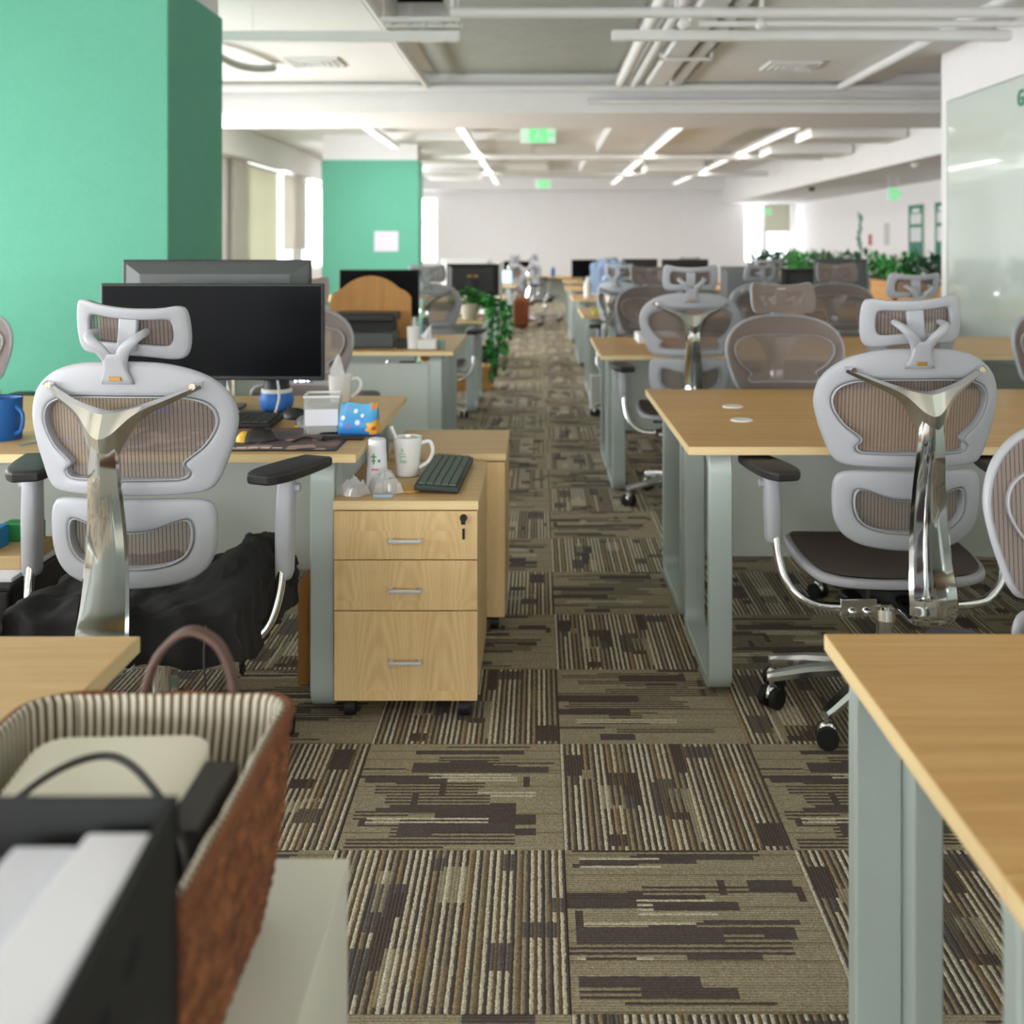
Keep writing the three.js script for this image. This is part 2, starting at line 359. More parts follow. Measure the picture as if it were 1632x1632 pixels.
// added blinds, out of view, that cut daylight beside and behind the camera
for (const [i, z0, z1, y0, label] of [[0, 0.5, 3.9, 1.75, 'added blind cutting daylight at left window behind the camera'], [1, -3.3, 0.1, 1.6, 'added blind cutting daylight at left window beside the near desks'], [2, -7.1, -3.7, 1.65, 'added light blocking blind behind the near green column'], [3, -10.9, -7.5, 1.8, 'added light blocking blind past the near green column']]) {
  const b = thing('roller_blind', label, 'blind', [LWX + 0.06, 0, 0]);
  mesh('cloth', blindG(z0, z1, y0), m.blind, b); mesh('bottom_rail', span(-0.012, 0.012, y0 - 0.03, y0, z0, z1, 0.005), m.frameWhite, b);
}
for (const [x0, x1, y0, label] of [[-4.25, -0.95, 1.62, 'added light blocking blind behind the camera, left'], [-0.45, 2.85, 1.75, 'added light blocking blind behind the camera, right']]) {
  const b = thing('roller_blind', label, 'blind', [0, 0, BACKZ - 0.06]);  // unseen, added to dim the sky light from the back windows
  mesh('cloth', span(x0, x1, y0, 2.62, -0.003, 0.003), m.blind, b); mesh('bottom_rail', span(x0, x1, y0 - 0.03, y0, -0.012, 0.012, 0.005), m.frameWhite, b);
}
{ // gathered curtain at the near edge of the visible windows
  const rows = []; for (let j = 0; j <= 40; j++) { const t = j / 40, z = -16.5 + t * 0.72; rows.push([[0.09 + 0.035 * Math.sin(t * 26), 0.05, z], [0.09 + 0.03 * Math.sin(t * 26 + 0.3), 2.62, z]]); }
  tag(mesh('curtain', fromGrid(rows).translate(LWX, 0, 0), m.curtain), 'gathered off white curtain left of the pale roller blind', 'curtain');
}
// wall behind the camera, with windows
{
  const g = [span(LWX, RWX, 0, SILL, BACKZ, BACKZ + T1), span(LWX, RWX, HEAD, CEIL, BACKZ, BACKZ + T1), span(LWX, -4.25, SILL, HEAD, BACKZ, BACKZ + T1), span(-0.95, -0.45, SILL, HEAD, BACKZ, BACKZ + T1), span(2.85, RWX, SILL, HEAD, BACKZ, BACKZ + T1)];
  struct('wall_back', M(g), m.wall, 'white wall with windows behind the camera', 'wall');
  windowUnit(3.3, 'x', [-2.6, SILL, BACKZ + 0.1], 'window behind the camera on the left side');
  windowUnit(3.3, 'x', [1.2, SILL, BACKZ + 0.1], 'window behind the camera on the right side');
}
// far wall with three window openings
{
  const a = -3.11, b = -2.62, c = 5.36, d = 5.86, e = 5.94, f = 6.58, z0 = FARZ - T1, z1 = FARZ;
  const g = [span(LWX, a, 0, CEIL, z0, z1), span(b, c, 0, CEIL, z0, z1), span(d, e, 0, CEIL, z0, z1), span(f, RWX, 0, CEIL, z0, z1)];
  for (const [p, q] of [[a, b], [c, d], [e, f]]) { g.push(span(p, q, 0, SILL, z0, z1), span(p, q, HEAD, CEIL, z0, z1)); }
  struct('wall_far', M(g), m.wall, 'plain white far wall at the end of the office', 'wall');
  windowUnit(b - a, 'x', [(a + b) / 2, SILL, FARZ - 0.1], 'bright narrow far window right of the far green column');
  windowUnit(d - c, 'x', [(c + d) / 2, SILL, FARZ - 0.1], 'bright narrow window at the right end of far wall');
  windowUnit(f - e, 'x', [(e + f) / 2, SILL, FARZ - 0.1], 'far right window half covered by a beige blind');
  const bl = thing('roller_blind', 'beige half lowered blind at far right corner window', 'blind', [(e + f) / 2, 0, FARZ + 0.05]);
  mesh('cloth', span(-0.36, 0.3, 1.72, 2.6, -0.004, 0.004), m.blind, bl); mesh('bottom_rail', span(-0.36, 0.3, 1.69, 1.72, -0.012, 0.012, 0.005), m.frameWhite, bl);
  struct('trim_2', span(LWX, 4.78, 2.76, CEIL, FARZ, FARZ + 0.5, 0.01), m.beam, 'white beam along the top of the far wall', 'trim');
}
struct('wall_right', span(RWX, RWX + T1, 0, CEIL, FARZ, BACKZ), m.wall, 'white right wall behind the planters with green posters', 'wall');
struct('trim_3', span(4.78, RWX, 2.417, CEIL, FARZ, GZ, 0.01), m.beam, 'long white bulkhead along the right side of the office', 'trim');
struct('trim_4', span(LWX, RWX, 2.69, CEIL, -12.45, -11, 0.01), m.beam, 'wide white ceiling beam crossing the whole office', 'trim');
// pale green glazed partition of the right-hand room
{
  const w = struct('wall_partition', M([span(GX + 0.06, GX + 0.18, 0, CEIL, GZ, BACKZ), span(GX, GX + 0.18, 2.56, CEIL, GZ - 0.02, BACKZ), span(GX, RWX, 0, CEIL, GZ - 0.14, GZ - 0.02)]), m.wall, 'glossy pale green glass partition wall on the right', 'wall');
  const zs = [GZ, -6.2, -3.2, -0.2, 2.8, BACKZ];
  for (let i = 0; i < 5; i++) mesh('glass_panel', span(GX, GX + 0.05, 0.06, 2.553, zs[i] + 0.003, zs[i + 1] - 0.003, 0.003), m.glassWall, w);
  mesh('corner_trim', span(GX - 0.01, GX + 0.07, 0, 2.56, GZ - 0.03, GZ + 0.002), m.frameWhite, w);
}
for (const [nm, g] of [['baseboard_left', span(LWX, LWX + 0.015, 0, 0.08, FARZ, BACKZ)], ['baseboard_far', span(LWX, RWX, 0, 0.08, FARZ, FARZ + 0.015)], ['baseboard_right', span(RWX - 0.015, RWX, 0, 0.08, FARZ, GZ - 0.14)]])
  struct(nm, g, m.frameWhite, `low white ${nm.split('_')[1]} wall baseboard`, 'baseboard');
// green columns with white heads
function column(x0, x1, z0, z1, label, top) {
  const c = thing('green_column', label, 'column', [(x0 + x1) / 2, 0, (z0 + z1) / 2]);
  const w = Math.abs(x1 - x0), d = Math.abs(z1 - z0);
  mesh('shaft', box(w, top, d, 0, top / 2, 0, 0.006), m.green, c);
  mesh('head', box(w - 0.04, CEIL - top, d - 0.04, 0, (top + CEIL) / 2, 0), m.beam, c);
  return c;
}
column(-3.5, -1.9, -6.45, -5.5, 'large near mint green square column at the left', 2.69);
column(-3.44, -1.9, -17.6, -17.0, 'smaller distant mint green column with a pale notice', 2.69);
tag(mesh('notice_sheet', span(-2.6, -2.22, 1.24, 1.56, -16.998, -16.99), std(0xd9d3e2, 0.8)), 'pale lilac notice sheet on the far green column', 'notice');

// ------------------------------------------------------------------ ceiling services
function linearLamp(x0, x1, y, z, label) {
  const l = thing('linear_lamp', label, 'lamp', [(x0 + x1) / 2, y, z]); const w = x1 - x0;
  mesh('housing', box(w, 0.062, 0.075, 0, 0.031, 0, 0.006), m.frameWhite, l);
  mesh('diffuser', box(w - 0.02, 0.008, 0.06, 0, -0.003, 0), m.white, l);
  for (const s of [-0.42, 0.0, 0.38]) mesh('suspension_wire', cyl(0.003, 0.003, 2.985 - y - 0.062, s * w, (2.985 - y - 0.062) / 2 + 0.062, 0, 6), m.pipe, l);
}
linearLamp(-3.4, -0.54, 2.74, -7.4, 'white linear pendant lamp by the near green column');
linearLamp(0.507, 3.256, 2.745, -7.4, 'long white linear pendant lamp above the right desks');
const run = (name, a, b, r, label, material = m.pipe) => {
  const A = V(...a), B = V(...b), g = new THREE.CylinderGeometry(r, r, A.distanceTo(B), 16);
  g.applyQuaternion(new THREE.Quaternion().setFromUnitVectors(V(0, 1, 0), B.clone().sub(A).normalize()));
  return tag(mesh(name, g.translate((a[0] + b[0]) / 2, (a[1] + b[1]) / 2, (a[2] + b[2]) / 2), material), label, 'pipe');
};
{
  const p = thing('sprinkler_pipe', 'thick white sprinkler pipe crossing above the long right lamp', 'pipe');
  mesh('main_run', cyl(0.036, 0.036, 4.05, 1.45, 2.845, -7.0, 16, 'x'), m.pipe, p);
  for (const x of [0.9, 1.46, -0.56]) mesh('drop', cyl(0.016, 0.016, 0.2, x, 2.965, -7.0, 12), m.pipe, p);
  for (const x of [0.95, 1.45]) mesh('elbow', ball(0.04, x, 2.77, -7.0), m.pipe, p);
  mesh('branch_run', cyl(0.022, 0.022, 2.3, 2.2, 2.77, -7.0, 12, 'x'), m.pipe, p);
}
tag(mesh('cable_tray', M([span(-1.05, -0.52, 2.815, 2.84, -7.35, -7.3), span(-1.05, -0.52, 2.815, 2.84, -7.15, -7.1), ...[0, 1, 2, 3, 4].map((i) => span(-1.0 + i * 0.11, -0.985 + i * 0.11, 2.82, 2.83, -7.33, -7.12)), span(-1.05, -1.04, 2.83, 3.08, -7.25, -7.24), span(-0.55, -0.54, 2.83, 3.08, -7.25, -7.24)]), m.pipe), 'small white cable tray below the dark ceiling opening', 'cable tray');
run('pipe', [-1.12, 2.94, -10.83], [-1.12, 2.94, -2], 0.03, 'white pipe running lengthwise left of the concrete ceiling strip');
run('pipe', [3.05, 2.93, -10.83], [3.05, 2.93, -2], 0.04, 'white pipe running lengthwise near the glass partition');
run('pipe', [0.83, 2.97, -10.83], [0.83, 2.97, -2], 0.05, 'first white riser pipe right of concrete ceiling strip');
run('pipe', [0.97, 2.97, -10.83], [0.97, 2.97, -2], 0.05, 'second white riser pipe right of concrete ceiling strip');
tag(mesh('air_duct', span(1.06, 1.26, 2.905, 3.08, -10.6, -2, 0.02), m.pipe), 'wide white rectangular air duct between ceiling pipes', 'duct');
tag(mesh('air_duct', span(1.32, 1.42, 2.93, 3.06, -10.83, -2, 0.02), m.pipe), 'narrow white rectangular air duct at the plaster panel edge', 'duct');
tag(mesh('duct_hanger', M([span(1.02, 1.46, 2.875, 2.895, -9.0, -8.96), span(1.02, 1.035, 2.88, CEIL, -9.0, -8.96), span(1.445, 1.46, 2.88, CEIL, -9.0, -8.96)]), m.pipe), 'white metal hanger strap under the air ducts', 'hanger');
run('pipe', [-4.3, 2.93, -10.9], [4.7, 2.93, -10.9], 0.045, 'upper horizontal white pipe in front of the wide beam');
run('pipe', [0.5, 2.8, -10.94], [4.7, 2.8, -10.94], 0.03, 'lower horizontal white pipe in front of the wide beam');
for (const [x, z, label] of [[-2.02, -9.7, 'square ceiling air diffuser left of the concrete strip'], [2.33, -9.9, 'square ceiling air diffuser behind the right lamp']]) {
  const d = thing('air_diffuser', label, 'vent', [x, 2.99, z]);
  for (let i = 0; i < 4; i++) { const s = 0.24 - i * 0.055, f = 0.02; mesh('louvre_ring', M([span(-s, s, -0.02 - i * 0.004, 0.0, -s, -s + f), span(-s, s, -0.02 - i * 0.004, 0, s - f, s), span(-s, -s + f, -0.02 - i * 0.004, 0, -s + f, s - f), span(s - f, s, -0.02 - i * 0.004, 0, -s + f, s - f)]), m.pipe, d); }
  mesh('backing', span(-0.22, 0.22, -0.004, 0, -0.22, 0.22), m.pipe, d);
}
tag(mesh('flexible_hose', tube([[-2.75, 2.95, -8.6], [-2.66, 2.9, -8.9], [-2.6, 2.88, -9.2], [-2.5, 2.91, -9.6], [-2.42, 2.95, -9.8]], 0.035, 30, 10), m.duct), 'grey flexible hose hanging under the left ceiling', 'hose');
// lit lengthwise tube lamps beyond the wide beam
for (const [x, z0, z1, label] of [[1.8, -26, -13.2, 'lit lengthwise tube lamp over the far right desks'], [3.3, -26, -13.2, 'lit lengthwise tube lamp nearest the right bulkhead'], [-1.0, -26, -13.2, 'lit lengthwise tube lamp over the far left desks'], [-2.2, -16.5, -13.6, 'lit lengthwise tube lamp left of the far green column']]) {
  const l = thing('tube_lamp', label, 'lamp', [x, 2.83, (z0 + z1) / 2]), len = z1 - z0;
  mesh('housing', box(0.12, 0.05, len, 0, 0.03, 0, 0.006), m.frameWhite, l);
  mesh('diffuser', box(0.10, 0.008, len - 0.04, 0, 0.001, 0), std(0xf2f2ee, 0.5, 0, { emissive: new THREE.Color(1, 0.98, 0.94), emissiveIntensity: 0.9 }), l);
  for (let i = 0; i < 5; i++) mesh('suspension_rod', cyl(0.006, 0.006, 0.05, 0, 0.08, -len / 2 + 0.5 + i * (len - 1) / 4, 8), m.pipe, l);
  const a = new THREE.RectAreaLight(new THREE.Color(1, 0.985, 0.95), 11, 0.10, len - 0.04); a.position.set(x, 2.822, (z0 + z1) / 2); a.rotation.x = -Math.PI / 2; scene.add(a);
}
run('pipe', [-2.4, 2.77, -17.4], [4.6, 2.77, -17.4], 0.05, 'white crosswise pipe just past the exit sign');
run('pipe', [-2.4, 2.77, -21.5], [4.6, 2.77, -21.5], 0.05, 'most distant white crosswise ceiling pipe');
for (const [x0, x1, z, label] of [[3.5, 4.76, -14.2, 'white boxed duct beside bulkhead just past the beam'], [3.5, 4.76, -16.6, 'white boxed duct beside bulkhead in mid distance'], [2.0, 3.1, -20.4, 'white boxed duct beside bulkhead far away'], [-2.3, -1.2, -22.4, 'white boxed duct over the far left desks']])
  tag(mesh('boxed_duct', span(x0, x1, 2.72, 2.938, z - 0.4, z + 0.4, 0.02), m.ceil), label, 'duct');

const glowGreen = std(0x0c5c2c, 0.5, 0, { emissive: new THREE.Color(0.16, 0.62, 0.24), emissiveIntensity: 1.0 });
const glowPale = std(0xc4dccb, 0.5, 0, { emissive: new THREE.Color(0.5, 0.8, 0.6), emissiveIntensity: 0.25 });
function exitSign(x, y, z, w, h, turn, label, hang) {
  const s = thing('exit_sign', label, 'sign', [x, y, z], turn);
  mesh('housing', box(w, h, 0.03, 0, 0, 0, 0.006), glowPale, s);
  mesh('lit_panel', box(w * 0.5, h * 0.92, 0.006, 0, 0, 0.016), glowGreen, s);
  const arrow = new THREE.Shape([[0, 0.3], [0.5, 0], [0, -0.3], [0, -0.12], [-0.4, -0.12], [-0.4, 0.12], [0, 0.12]].map(([a, b]) => new THREE.Vector2(a * h * 0.55, b * h * 0.55)));
  mesh('arrow', new THREE.ExtrudeGeometry(arrow, { depth: 0.004, bevelEnabled: false }).translate(w * 0.36, 0, 0.0155), glowGreen, s);
  const man = [ball(h * 0.09, 0.01, h * 0.3, 0.02, 1, 1, 0.3), box(h * 0.1, h * 0.32, 0.005, 0, h * 0.06, 0.02).rotateZ(-0.25), box(h * 0.07, h * 0.3, 0.005, h * 0.09, -h * 0.2, 0.02).rotateZ(0.35), box(h * 0.07, h * 0.3, 0.005, -h * 0.09, -h * 0.2, 0.02).rotateZ(-0.35)];
  mesh('running_figure', M(man), std(0xeaf5ec, 0.5), s);
  for (const k of [-0.35, 0.35]) mesh('hanger_rod', cyl(0.006, 0.006, hang, k * w, h / 2 + hang / 2, 0, 8), m.pipe, s);
}
exitSign(0.0, 2.66, -12.9, 0.42, 0.2, 0, 'green lit exit sign hanging nearest, over the aisle', 0.33);
exitSign(0.1, 2.72, -24, 0.36, 0.2, 0, 'small distant green exit sign over the aisle', 0.27);
exitSign(5.5, 2.13, -16.6, 0.2, 0.2, 0, 'green lit exit sign under the right bulkhead', 0.18);
exitSign(5.55, 2.16, -26, 0.2, 0.16, 0, 'tiny green exit sign at the far right window', 0.17);
tag(mesh('smoke_detector', ball(0.06, 5.1, 2.4, -20, 1, 0.8, 1), m.black), 'dark round detector under the right bulkhead', 'detector');
tag(mesh('smoke_detector', lathe([[0, -0.06], [0.04, -0.055], [0.055, -0.03], [0.06, 0]]).translate(5.0, 2.417, -14.2), m.white), 'white round detector under the right bulkhead', 'detector');

// wall graphics on the right
function posterTex(s) {
  return tex(128, 256, (u, v) => { const e = u < 0.14 || u > 0.86 || v < 0.05 || v > 0.95 || (v > 0.84) || (v > 0.6 && v < 0.66) || v < 0.35; const line = v > 0.86 && v < 0.93 && u > 0.25 && u < 0.75; const c = line ? [220, 235, 226] : e ? [40, 120, 98] : [216, 218, 220]; return c; });
}
[[-18.7, 0.75, 'tall green and white poster, left of the pair by the partition'], [-17.5, 0.6, 'tall green and white poster closest to the glass partition']].forEach(([z, w, label], i) => {
  const p = thing('poster', label, 'poster', [RWX - 0.012, 1.05, z], -Math.PI / 2);
  mesh('backing', box(w, 1.0, 0.012, 0, 0.5, 0, 0.003), m.frameWhite, p);
  const g = new THREE.PlaneGeometry(w - 0.01, 0.99); mesh('print', g.translate(0, 0.5, 0.0065), std(0xffffff, 0.6, 0, { map: posterTex(i) }), p);
});
function leafShape(l, w) { const s = new THREE.Shape(); s.moveTo(0, 0); s.quadraticCurveTo(w, l * 0.45, 0, l); s.quadraticCurveTo(-w, l * 0.45, 0, 0); return s; }
{
  const v = thing('vine_sticker', 'dark green climbing vine sticker on the right wall', 'sticker', [RWX - 0.002, 1.05, -22], -Math.PI / 2);
  const mt = std(0x2f7a5c, 0.6), g = [];
  for (let i = 0; i < 13; i++) for (const s of [-1, 1]) if (rnd() > 0.15) g.push(new THREE.ExtrudeGeometry(leafShape(0.17, 0.09), { depth: 0.003, bevelEnabled: false }).rotateZ(s * rr(0.7, 1.5)).translate(0.09 * Math.sin(i * 0.8), i * 0.072, 0));
  mesh('leaves', M(g), mt, v); mesh('stem', tube(Array.from({ length: 8 }, (_, i) => [0.09 * Math.sin(i * 1.4), i * 0.13, 0.003]), 0.008, 24, 6), mt, v);
}
tag(mesh('fire_alarm', box(0.02, 0.22, 0.16, RWX - 0.01, 1.45, -21.3, 0.004), m.red), 'small red alarm box on the right wall', 'alarm');
tag(mesh('wall_notice', box(0.008, 0.42, 0.3, RWX - 0.004, 1.55, -20.3), std(0xc8c6c0, 0.8)), 'pale grey notice on the right wall beside the red box', 'notice');
const font = await new FontLoader().loadAsync('fonts/droid/droid_sans_bold.typeface.json');
tag(mesh('wall_letter', new TextGeometry('G', { font, size: 0.12, depth: 0.006, curveSegments: 6 }).rotateY(-Math.PI / 2).translate(GX - 0.001, 2.335, -7.83), std(0x1f7d5a, 0.5)), 'green letter high on the glass partition', 'letter');

// ------------------------------------------------------------------ mesh office chair (origin on the floor under the gas lift, facing -z)
function makeChair() {
  const c = new THREE.Group(); c.name = 'office_chair';
  // upper back
  const bz = (x, y) => 0.205 + (y - 0.75) * 0.10 - 1.15 * x * x;
  const bo = mirror([[0, 1.050], [0.10, 1.045], [0.18, 1.020], [0.232, 0.975], [0.252, 0.915], [0.244, 0.855], [0.224, 0.795], [0.206, 0.756], [0.178, 0.735], [0.10, 0.730], [0, 0.729]]);
  const bi = mirror([[0, 0.968], [0.09, 0.967], [0.162, 0.960], [0.203, 0.938], [0.213, 0.897], [0.186, 0.846], [0.140, 0.806], [0.151, 0.785], [0.138, 0.768], [0.08, 0.766], [0, 0.766]]);
  mesh('back_frame', ring(bo, bi, 0.026, bz, 132), m.plastic, c);
  mesh('back_rim', ring(bi, bi.map(([x, y]) => [x * 0.965, 0.87 + (y - 0.87) * 0.955]), 0.040, (x, y) => bz(x, y) - 0.008, 132, 8), m.plastic, c);
  mesh('back_mesh', panel(bo, bz, -0.017, 0.955, 96, 9), m.mesh, c);
  // lumbar cushion frame
  const lz = (x, y) => 0.188 - 0.95 * x * x + (y - 0.62) * 0.06;
  const lo = mirror([[0, 0.721], [0.10, 0.721], [0.172, 0.716], [0.198, 0.694], [0.203, 0.64], [0.196, 0.582], [0.168, 0.538], [0.11, 0.513], [0, 0.503]]);
  const li = mirror([[0, 0.640], [0.06, 0.646], [0.115, 0.666], [0.143, 0.668], [0.153, 0.645], [0.148, 0.602], [0.125, 0.572], [0.08, 0.556], [0, 0.550]]);
  mesh('lumbar_frame', ring(lo, li, 0.026, lz, 110), m.plastic, c);
  mesh('lumbar_rim', ring(li, li.map(([x, y]) => [x * 0.95, 0.62 + (y - 0.62) * 0.93]), 0.038, (x, y) => lz(x, y) - 0.006, 110, 8), m.plastic, c);
  mesh('lumbar_mesh', panel(lo, lz, -0.017, 0.93, 80, 6), m.mesh, c);
  // headrest
  const hz = (x, y) => -1.7 * x * x + 0.3 * y;
  const ho = mirror([[0, 0.056], [0.07, 0.060], [0.114, 0.068], [0.132, 0.056], [0.138, 0.0], [0.131, -0.046], [0.106, -0.062], [0.05, -0.060], [0, -0.059]]);
  const hi = mirror([[0, 0.028], [0.05, 0.030], [0.086, 0.033], [0.098, 0.024], [0.101, 0.0], [0.097, -0.020], [0.084, -0.029], [0.04, -0.029], [0, -0.029]]);
  const H = new THREE.Group(); H.name = 'headrest'; H.position.set(0, 1.118, 0.212); c.add(H);
  mesh('headrest_frame', ring(ho, hi, 0.022, hz, 100), m.plastic, H);
  mesh('headrest_mesh', panel(ho, hz, -0.016, 0.97, 72, 6), m.mesh, H);
  mesh('centre_bar', box(0.046, 0.092, 0.018, 0, 0, 0.004, 0.006), m.plastic, H);
  // forked bracket of the headrest
  const prong = (s) => { const st = [[0.010, 1.030, 0.252], [0.016, 1.058, 0.262], [0.030, 1.082, 0.274], [0.050, 1.102, 0.276], [0.062, 1.114, 0.258], [0.060, 1.118, 0.226]], cv = new THREE.CatmullRomCurve3(st.map(([x, y, z]) => V(s * x, y, z))); const out = []; for (let i = 0; i <= 16; i++) { const t = i / 16, p = cv.getPoint(t), d = cv.getTangent(t), r = V(1, 0, 0).cross(d).normalize(), a = d.clone().cross(r).normalize(); out.push({ p: p.toArray(), r: a.toArray(), u: r.toArray() }); } return sweep(out, (t) => { const w = 0.017 - 0.007 * t, h = 0.009; return Array.from({ length: 10 }, (_, k) => [Math.cos(k * 0.628) * w, Math.sin(k * 0.628) * h]); }); };
  mesh('headrest_bracket', M([prong(1), prong(-1), sweep([[0.998, 0.039, 0.243], [1.012, 0.036, 0.250], [1.03, 0.028, 0.255], [1.058, 0.024, 0.264], [1.07, 0.02, 0.268]].map(([y, w, z]) => ({ p: [0, y, z], r: [1, 0, 0], u: [0, 0, 1], w })), (t, s) => Array.from({ length: 14 }, (_, k) => { const a = k * 0.4488, q = (v) => Math.sign(v) * Math.pow(Math.abs(v), 0.5); return [q(Math.cos(a)) * s.w, q(Math.sin(a)) * 0.009]; }))]), m.plastic, c);
  mesh('badge', box(0.028, 0.010, 0.003, 0, 1.012, 0.2605, 0.001), m.gold, c);
  // chrome wing carrying the back
  { const rows = []; for (let i = 0; i <= 48; i++) {
      const s = -1 + i / 24, a = Math.abs(s), x = 0.188 * s, top = 0.944 + 0.058 * Math.pow(a, 1.5), th = 0.015 + 0.098 * Math.exp(-Math.pow(a / 0.26, 2.4)) + 0.022 * Math.exp(-Math.pow(a / 0.6, 2)), z = 0.322 - 0.104 * Math.pow(a, 1.15), k = Math.exp(-Math.pow(a / 0.4, 2));
      rows.push([[x, top, z - 0.012 - 0.02 * k], [x, top - 0.004, z + 0.002], [x, top - th * 0.42, z + 0.012 + 0.012 * k], [x, top - th, z + 0.008 * k], [x, top - th * 0.9, z - 0.012 - 0.02 * k]]);
    }
    const cap = (r) => { const q = [0, 1, 2].map((k) => r.reduce((t, p) => t + p[k], 0) / r.length); return r.map(() => q); };
    mesh('back_bracket', crease(fromGrid([cap(rows[0]), ...rows, cap(rows[48])], false, true), 0.45), m.satin, c);
    for (const s of [-1, 1]) mesh('wing_bolt', cyl(0.008, 0.008, 0.02, s * 0.172, 0.992, 0.228, 12, 'z'), m.chrome, c); }
  // chrome spine, ridged
  { const cv = new THREE.CatmullRomCurve3([V(0, 0.875, 0.318), V(0, 0.80, 0.318), V(0, 0.70, 0.306), V(0, 0.60, 0.304), V(0, 0.50, 0.318), V(0, 0.43, 0.334), V(0, 0.385, 0.336)]), st = [];
    for (let i = 0; i <= 40; i++) { const t = i / 40, p = cv.getPoint(t), d = cv.getTangent(t), u = V(1, 0, 0).cross(d).normalize(); if (u.z < 0) u.negate(); st.push({ p: p.toArray(), r: [1, 0, 0], u: u.toArray(), w: 0.030 + 0.034 * Math.min(1, t * 1.25) }); }
    mesh('spine', crease(sweep(st, (t, s) => [[-s.w, 0], [-s.w * 0.86, 0.010], [-s.w * 0.5, 0.016], [-s.w * 0.02, 0.021], [s.w * 0.05, 0.021], [s.w * 0.55, 0.012], [s.w * 0.9, 0.006], [s.w, -0.002], [s.w * 0.9, -0.016], [0, -0.020], [-s.w * 0.9, -0.016]]), 0.42), m.chrome, c);
    mesh('spine_foot', crease(sweep([[0.395, 0.345, 0.06], [0.376, 0.335, 0.058], [0.362, 0.30, 0.052], [0.352, 0.22, 0.042], [0.348, 0.12, 0.036], [0.350, 0.04, 0.034]].map(([y, z, w]) => ({ p: [0, y, z], r: [1, 0, 0], u: [0, 1, 0], w })), (t, s) => Array.from({ length: 14 }, (_, k) => [Math.cos(k * 0.4488) * s.w, Math.sin(k * 0.4488) * 0.022])), 0.9), m.chrome, c); }
  // seat: drawn flat in (x, -z), then laid down
  const sh = (x, y) => 0.440 + 0.10 * y + 0.10 * x * x + (y > 0.12 ? -1.7 * (y - 0.12) ** 2 : 0) + (y < -0.1 ? 0.8 * (y + 0.1) ** 2 : 0);
  const so = mirror([[0, 0.255], [0.12, 0.250], [0.205, 0.225], [0.245, 0.16], [0.255, 0.05], [0.250, -0.06], [0.228, -0.135], [0.17, -0.178], [0.08, -0.195], [0, -0.198]]);
  const si = mirror([[0, 0.215], [0.11, 0.212], [0.175, 0.195], [0.208, 0.145], [0.218, 0.05], [0.212, -0.05], [0.193, -0.112], [0.145, -0.148], [0.07, -0.162], [0, -0.165]]);
  mesh('seat_frame', ring(so, si, 0.026, (x, y) => sh(x, y) - 0.014, 90).rotateX(-Math.PI / 2), m.plastic, c);
  mesh('seat_mesh', panel(so, sh, 0.004, 0.94, 72, 7).rotateX(-Math.PI / 2), m.seat, c);
  // mechanism
  mesh('mechanism', M([box(0.19, 0.05, 0.24, 0, 0.36, 0.0, 0.012), box(0.36, 0.018, 0.05, 0, 0.402, -0.1, 0.006), box(0.36, 0.018, 0.05, 0, 0.392, 0.09, 0.006), box(0.08, 0.05, 0.08, -0.1, 0.325, 0.05, 0.01), box(0.03, 0.045, 0.06, 0.18, 0.415, -0.1, 0.01), box(0.03, 0.045, 0.06, -0.18, 0.415, -0.1, 0.01)]), m.black, c);
  mesh('seat_plate', M([box(0.10, 0.05, 0.012, -0.12, 0.335, 0.125, 0.003), ball(0.012, -0.14, 0.325, 0.133), ball(0.012, -0.10, 0.325, 0.133)]), m.chrome, c);
  mesh('adjust_lever', tube([[0.08, 0.37, -0.06], [0.18, 0.375, -0.06], [0.27, 0.37, -0.06]], 0.006, 10, 8), m.chrome, c);
  // arms
  for (const s of [-1, 1]) {
    mesh('arm_tube', tube([[s * 0.06, 0.338, 0.12], [s * 0.16, 0.334, 0.115], [s * 0.245, 0.342, 0.105], [s * 0.298, 0.382, 0.08], [s * 0.318, 0.445, 0.05], [s * 0.324, 0.53, 0.025]], 0.0125, 40, 12), m.chrome, c);
    mesh('arm_post', sweep([[0.485, 0.019, 0.024], [0.50, 0.022, 0.027], [0.62, 0.024, 0.030], [0.70, 0.0225, 0.028], [0.738, 0.020, 0.03]].map(([y, w, d], i) => ({ p: [s * (0.324 + 0.006 * i / 4), y, 0.02 - 0.012 * i / 4], r: [1, 0, 0], u: [0, 0, 1], w, d })), (t, q) => Array.from({ length: 16 }, (_, k) => { const a = k * 0.3927, f = (v) => Math.sign(v) * Math.pow(Math.abs(v), 0.7); return [f(Math.cos(a)) * q.w, f(Math.sin(a)) * q.d]; })), m.plastic, c);
    mesh('arm_knob', cyl(0.011, 0.011, 0.022, s * 0.352, 0.71, 0.008, 14, 'x'), m.plastic, c);
    const sp = new THREE.Shape(); sp.moveTo(-0.024, -0.122); sp.lineTo(0.024, -0.122); sp.quadraticCurveTo(0.044, -0.105, 0.046, -0.05); sp.quadraticCurveTo(0.048, 0.03, 0.034, 0.122); sp.lineTo(-0.034, 0.122); sp.quadraticCurveTo(-0.048, 0.03, -0.046, -0.05); sp.quadraticCurveTo(-0.044, -0.105, -0.024, -0.122);
    const pg = new THREE.ExtrudeGeometry(sp, { depth: 0.010, bevelEnabled: true, bevelThickness: 0.009, bevelSize: 0.009, bevelSegments: 4, curveSegments: 8 }).rotateX(-Math.PI / 2);
    const pm = mesh('arm_pad', crease(pg, 0.7), m.pad, c); pm.position.set(s * 0.332, 0.748, 0.0); pm.rotation.y = -s * 0.16;
  }
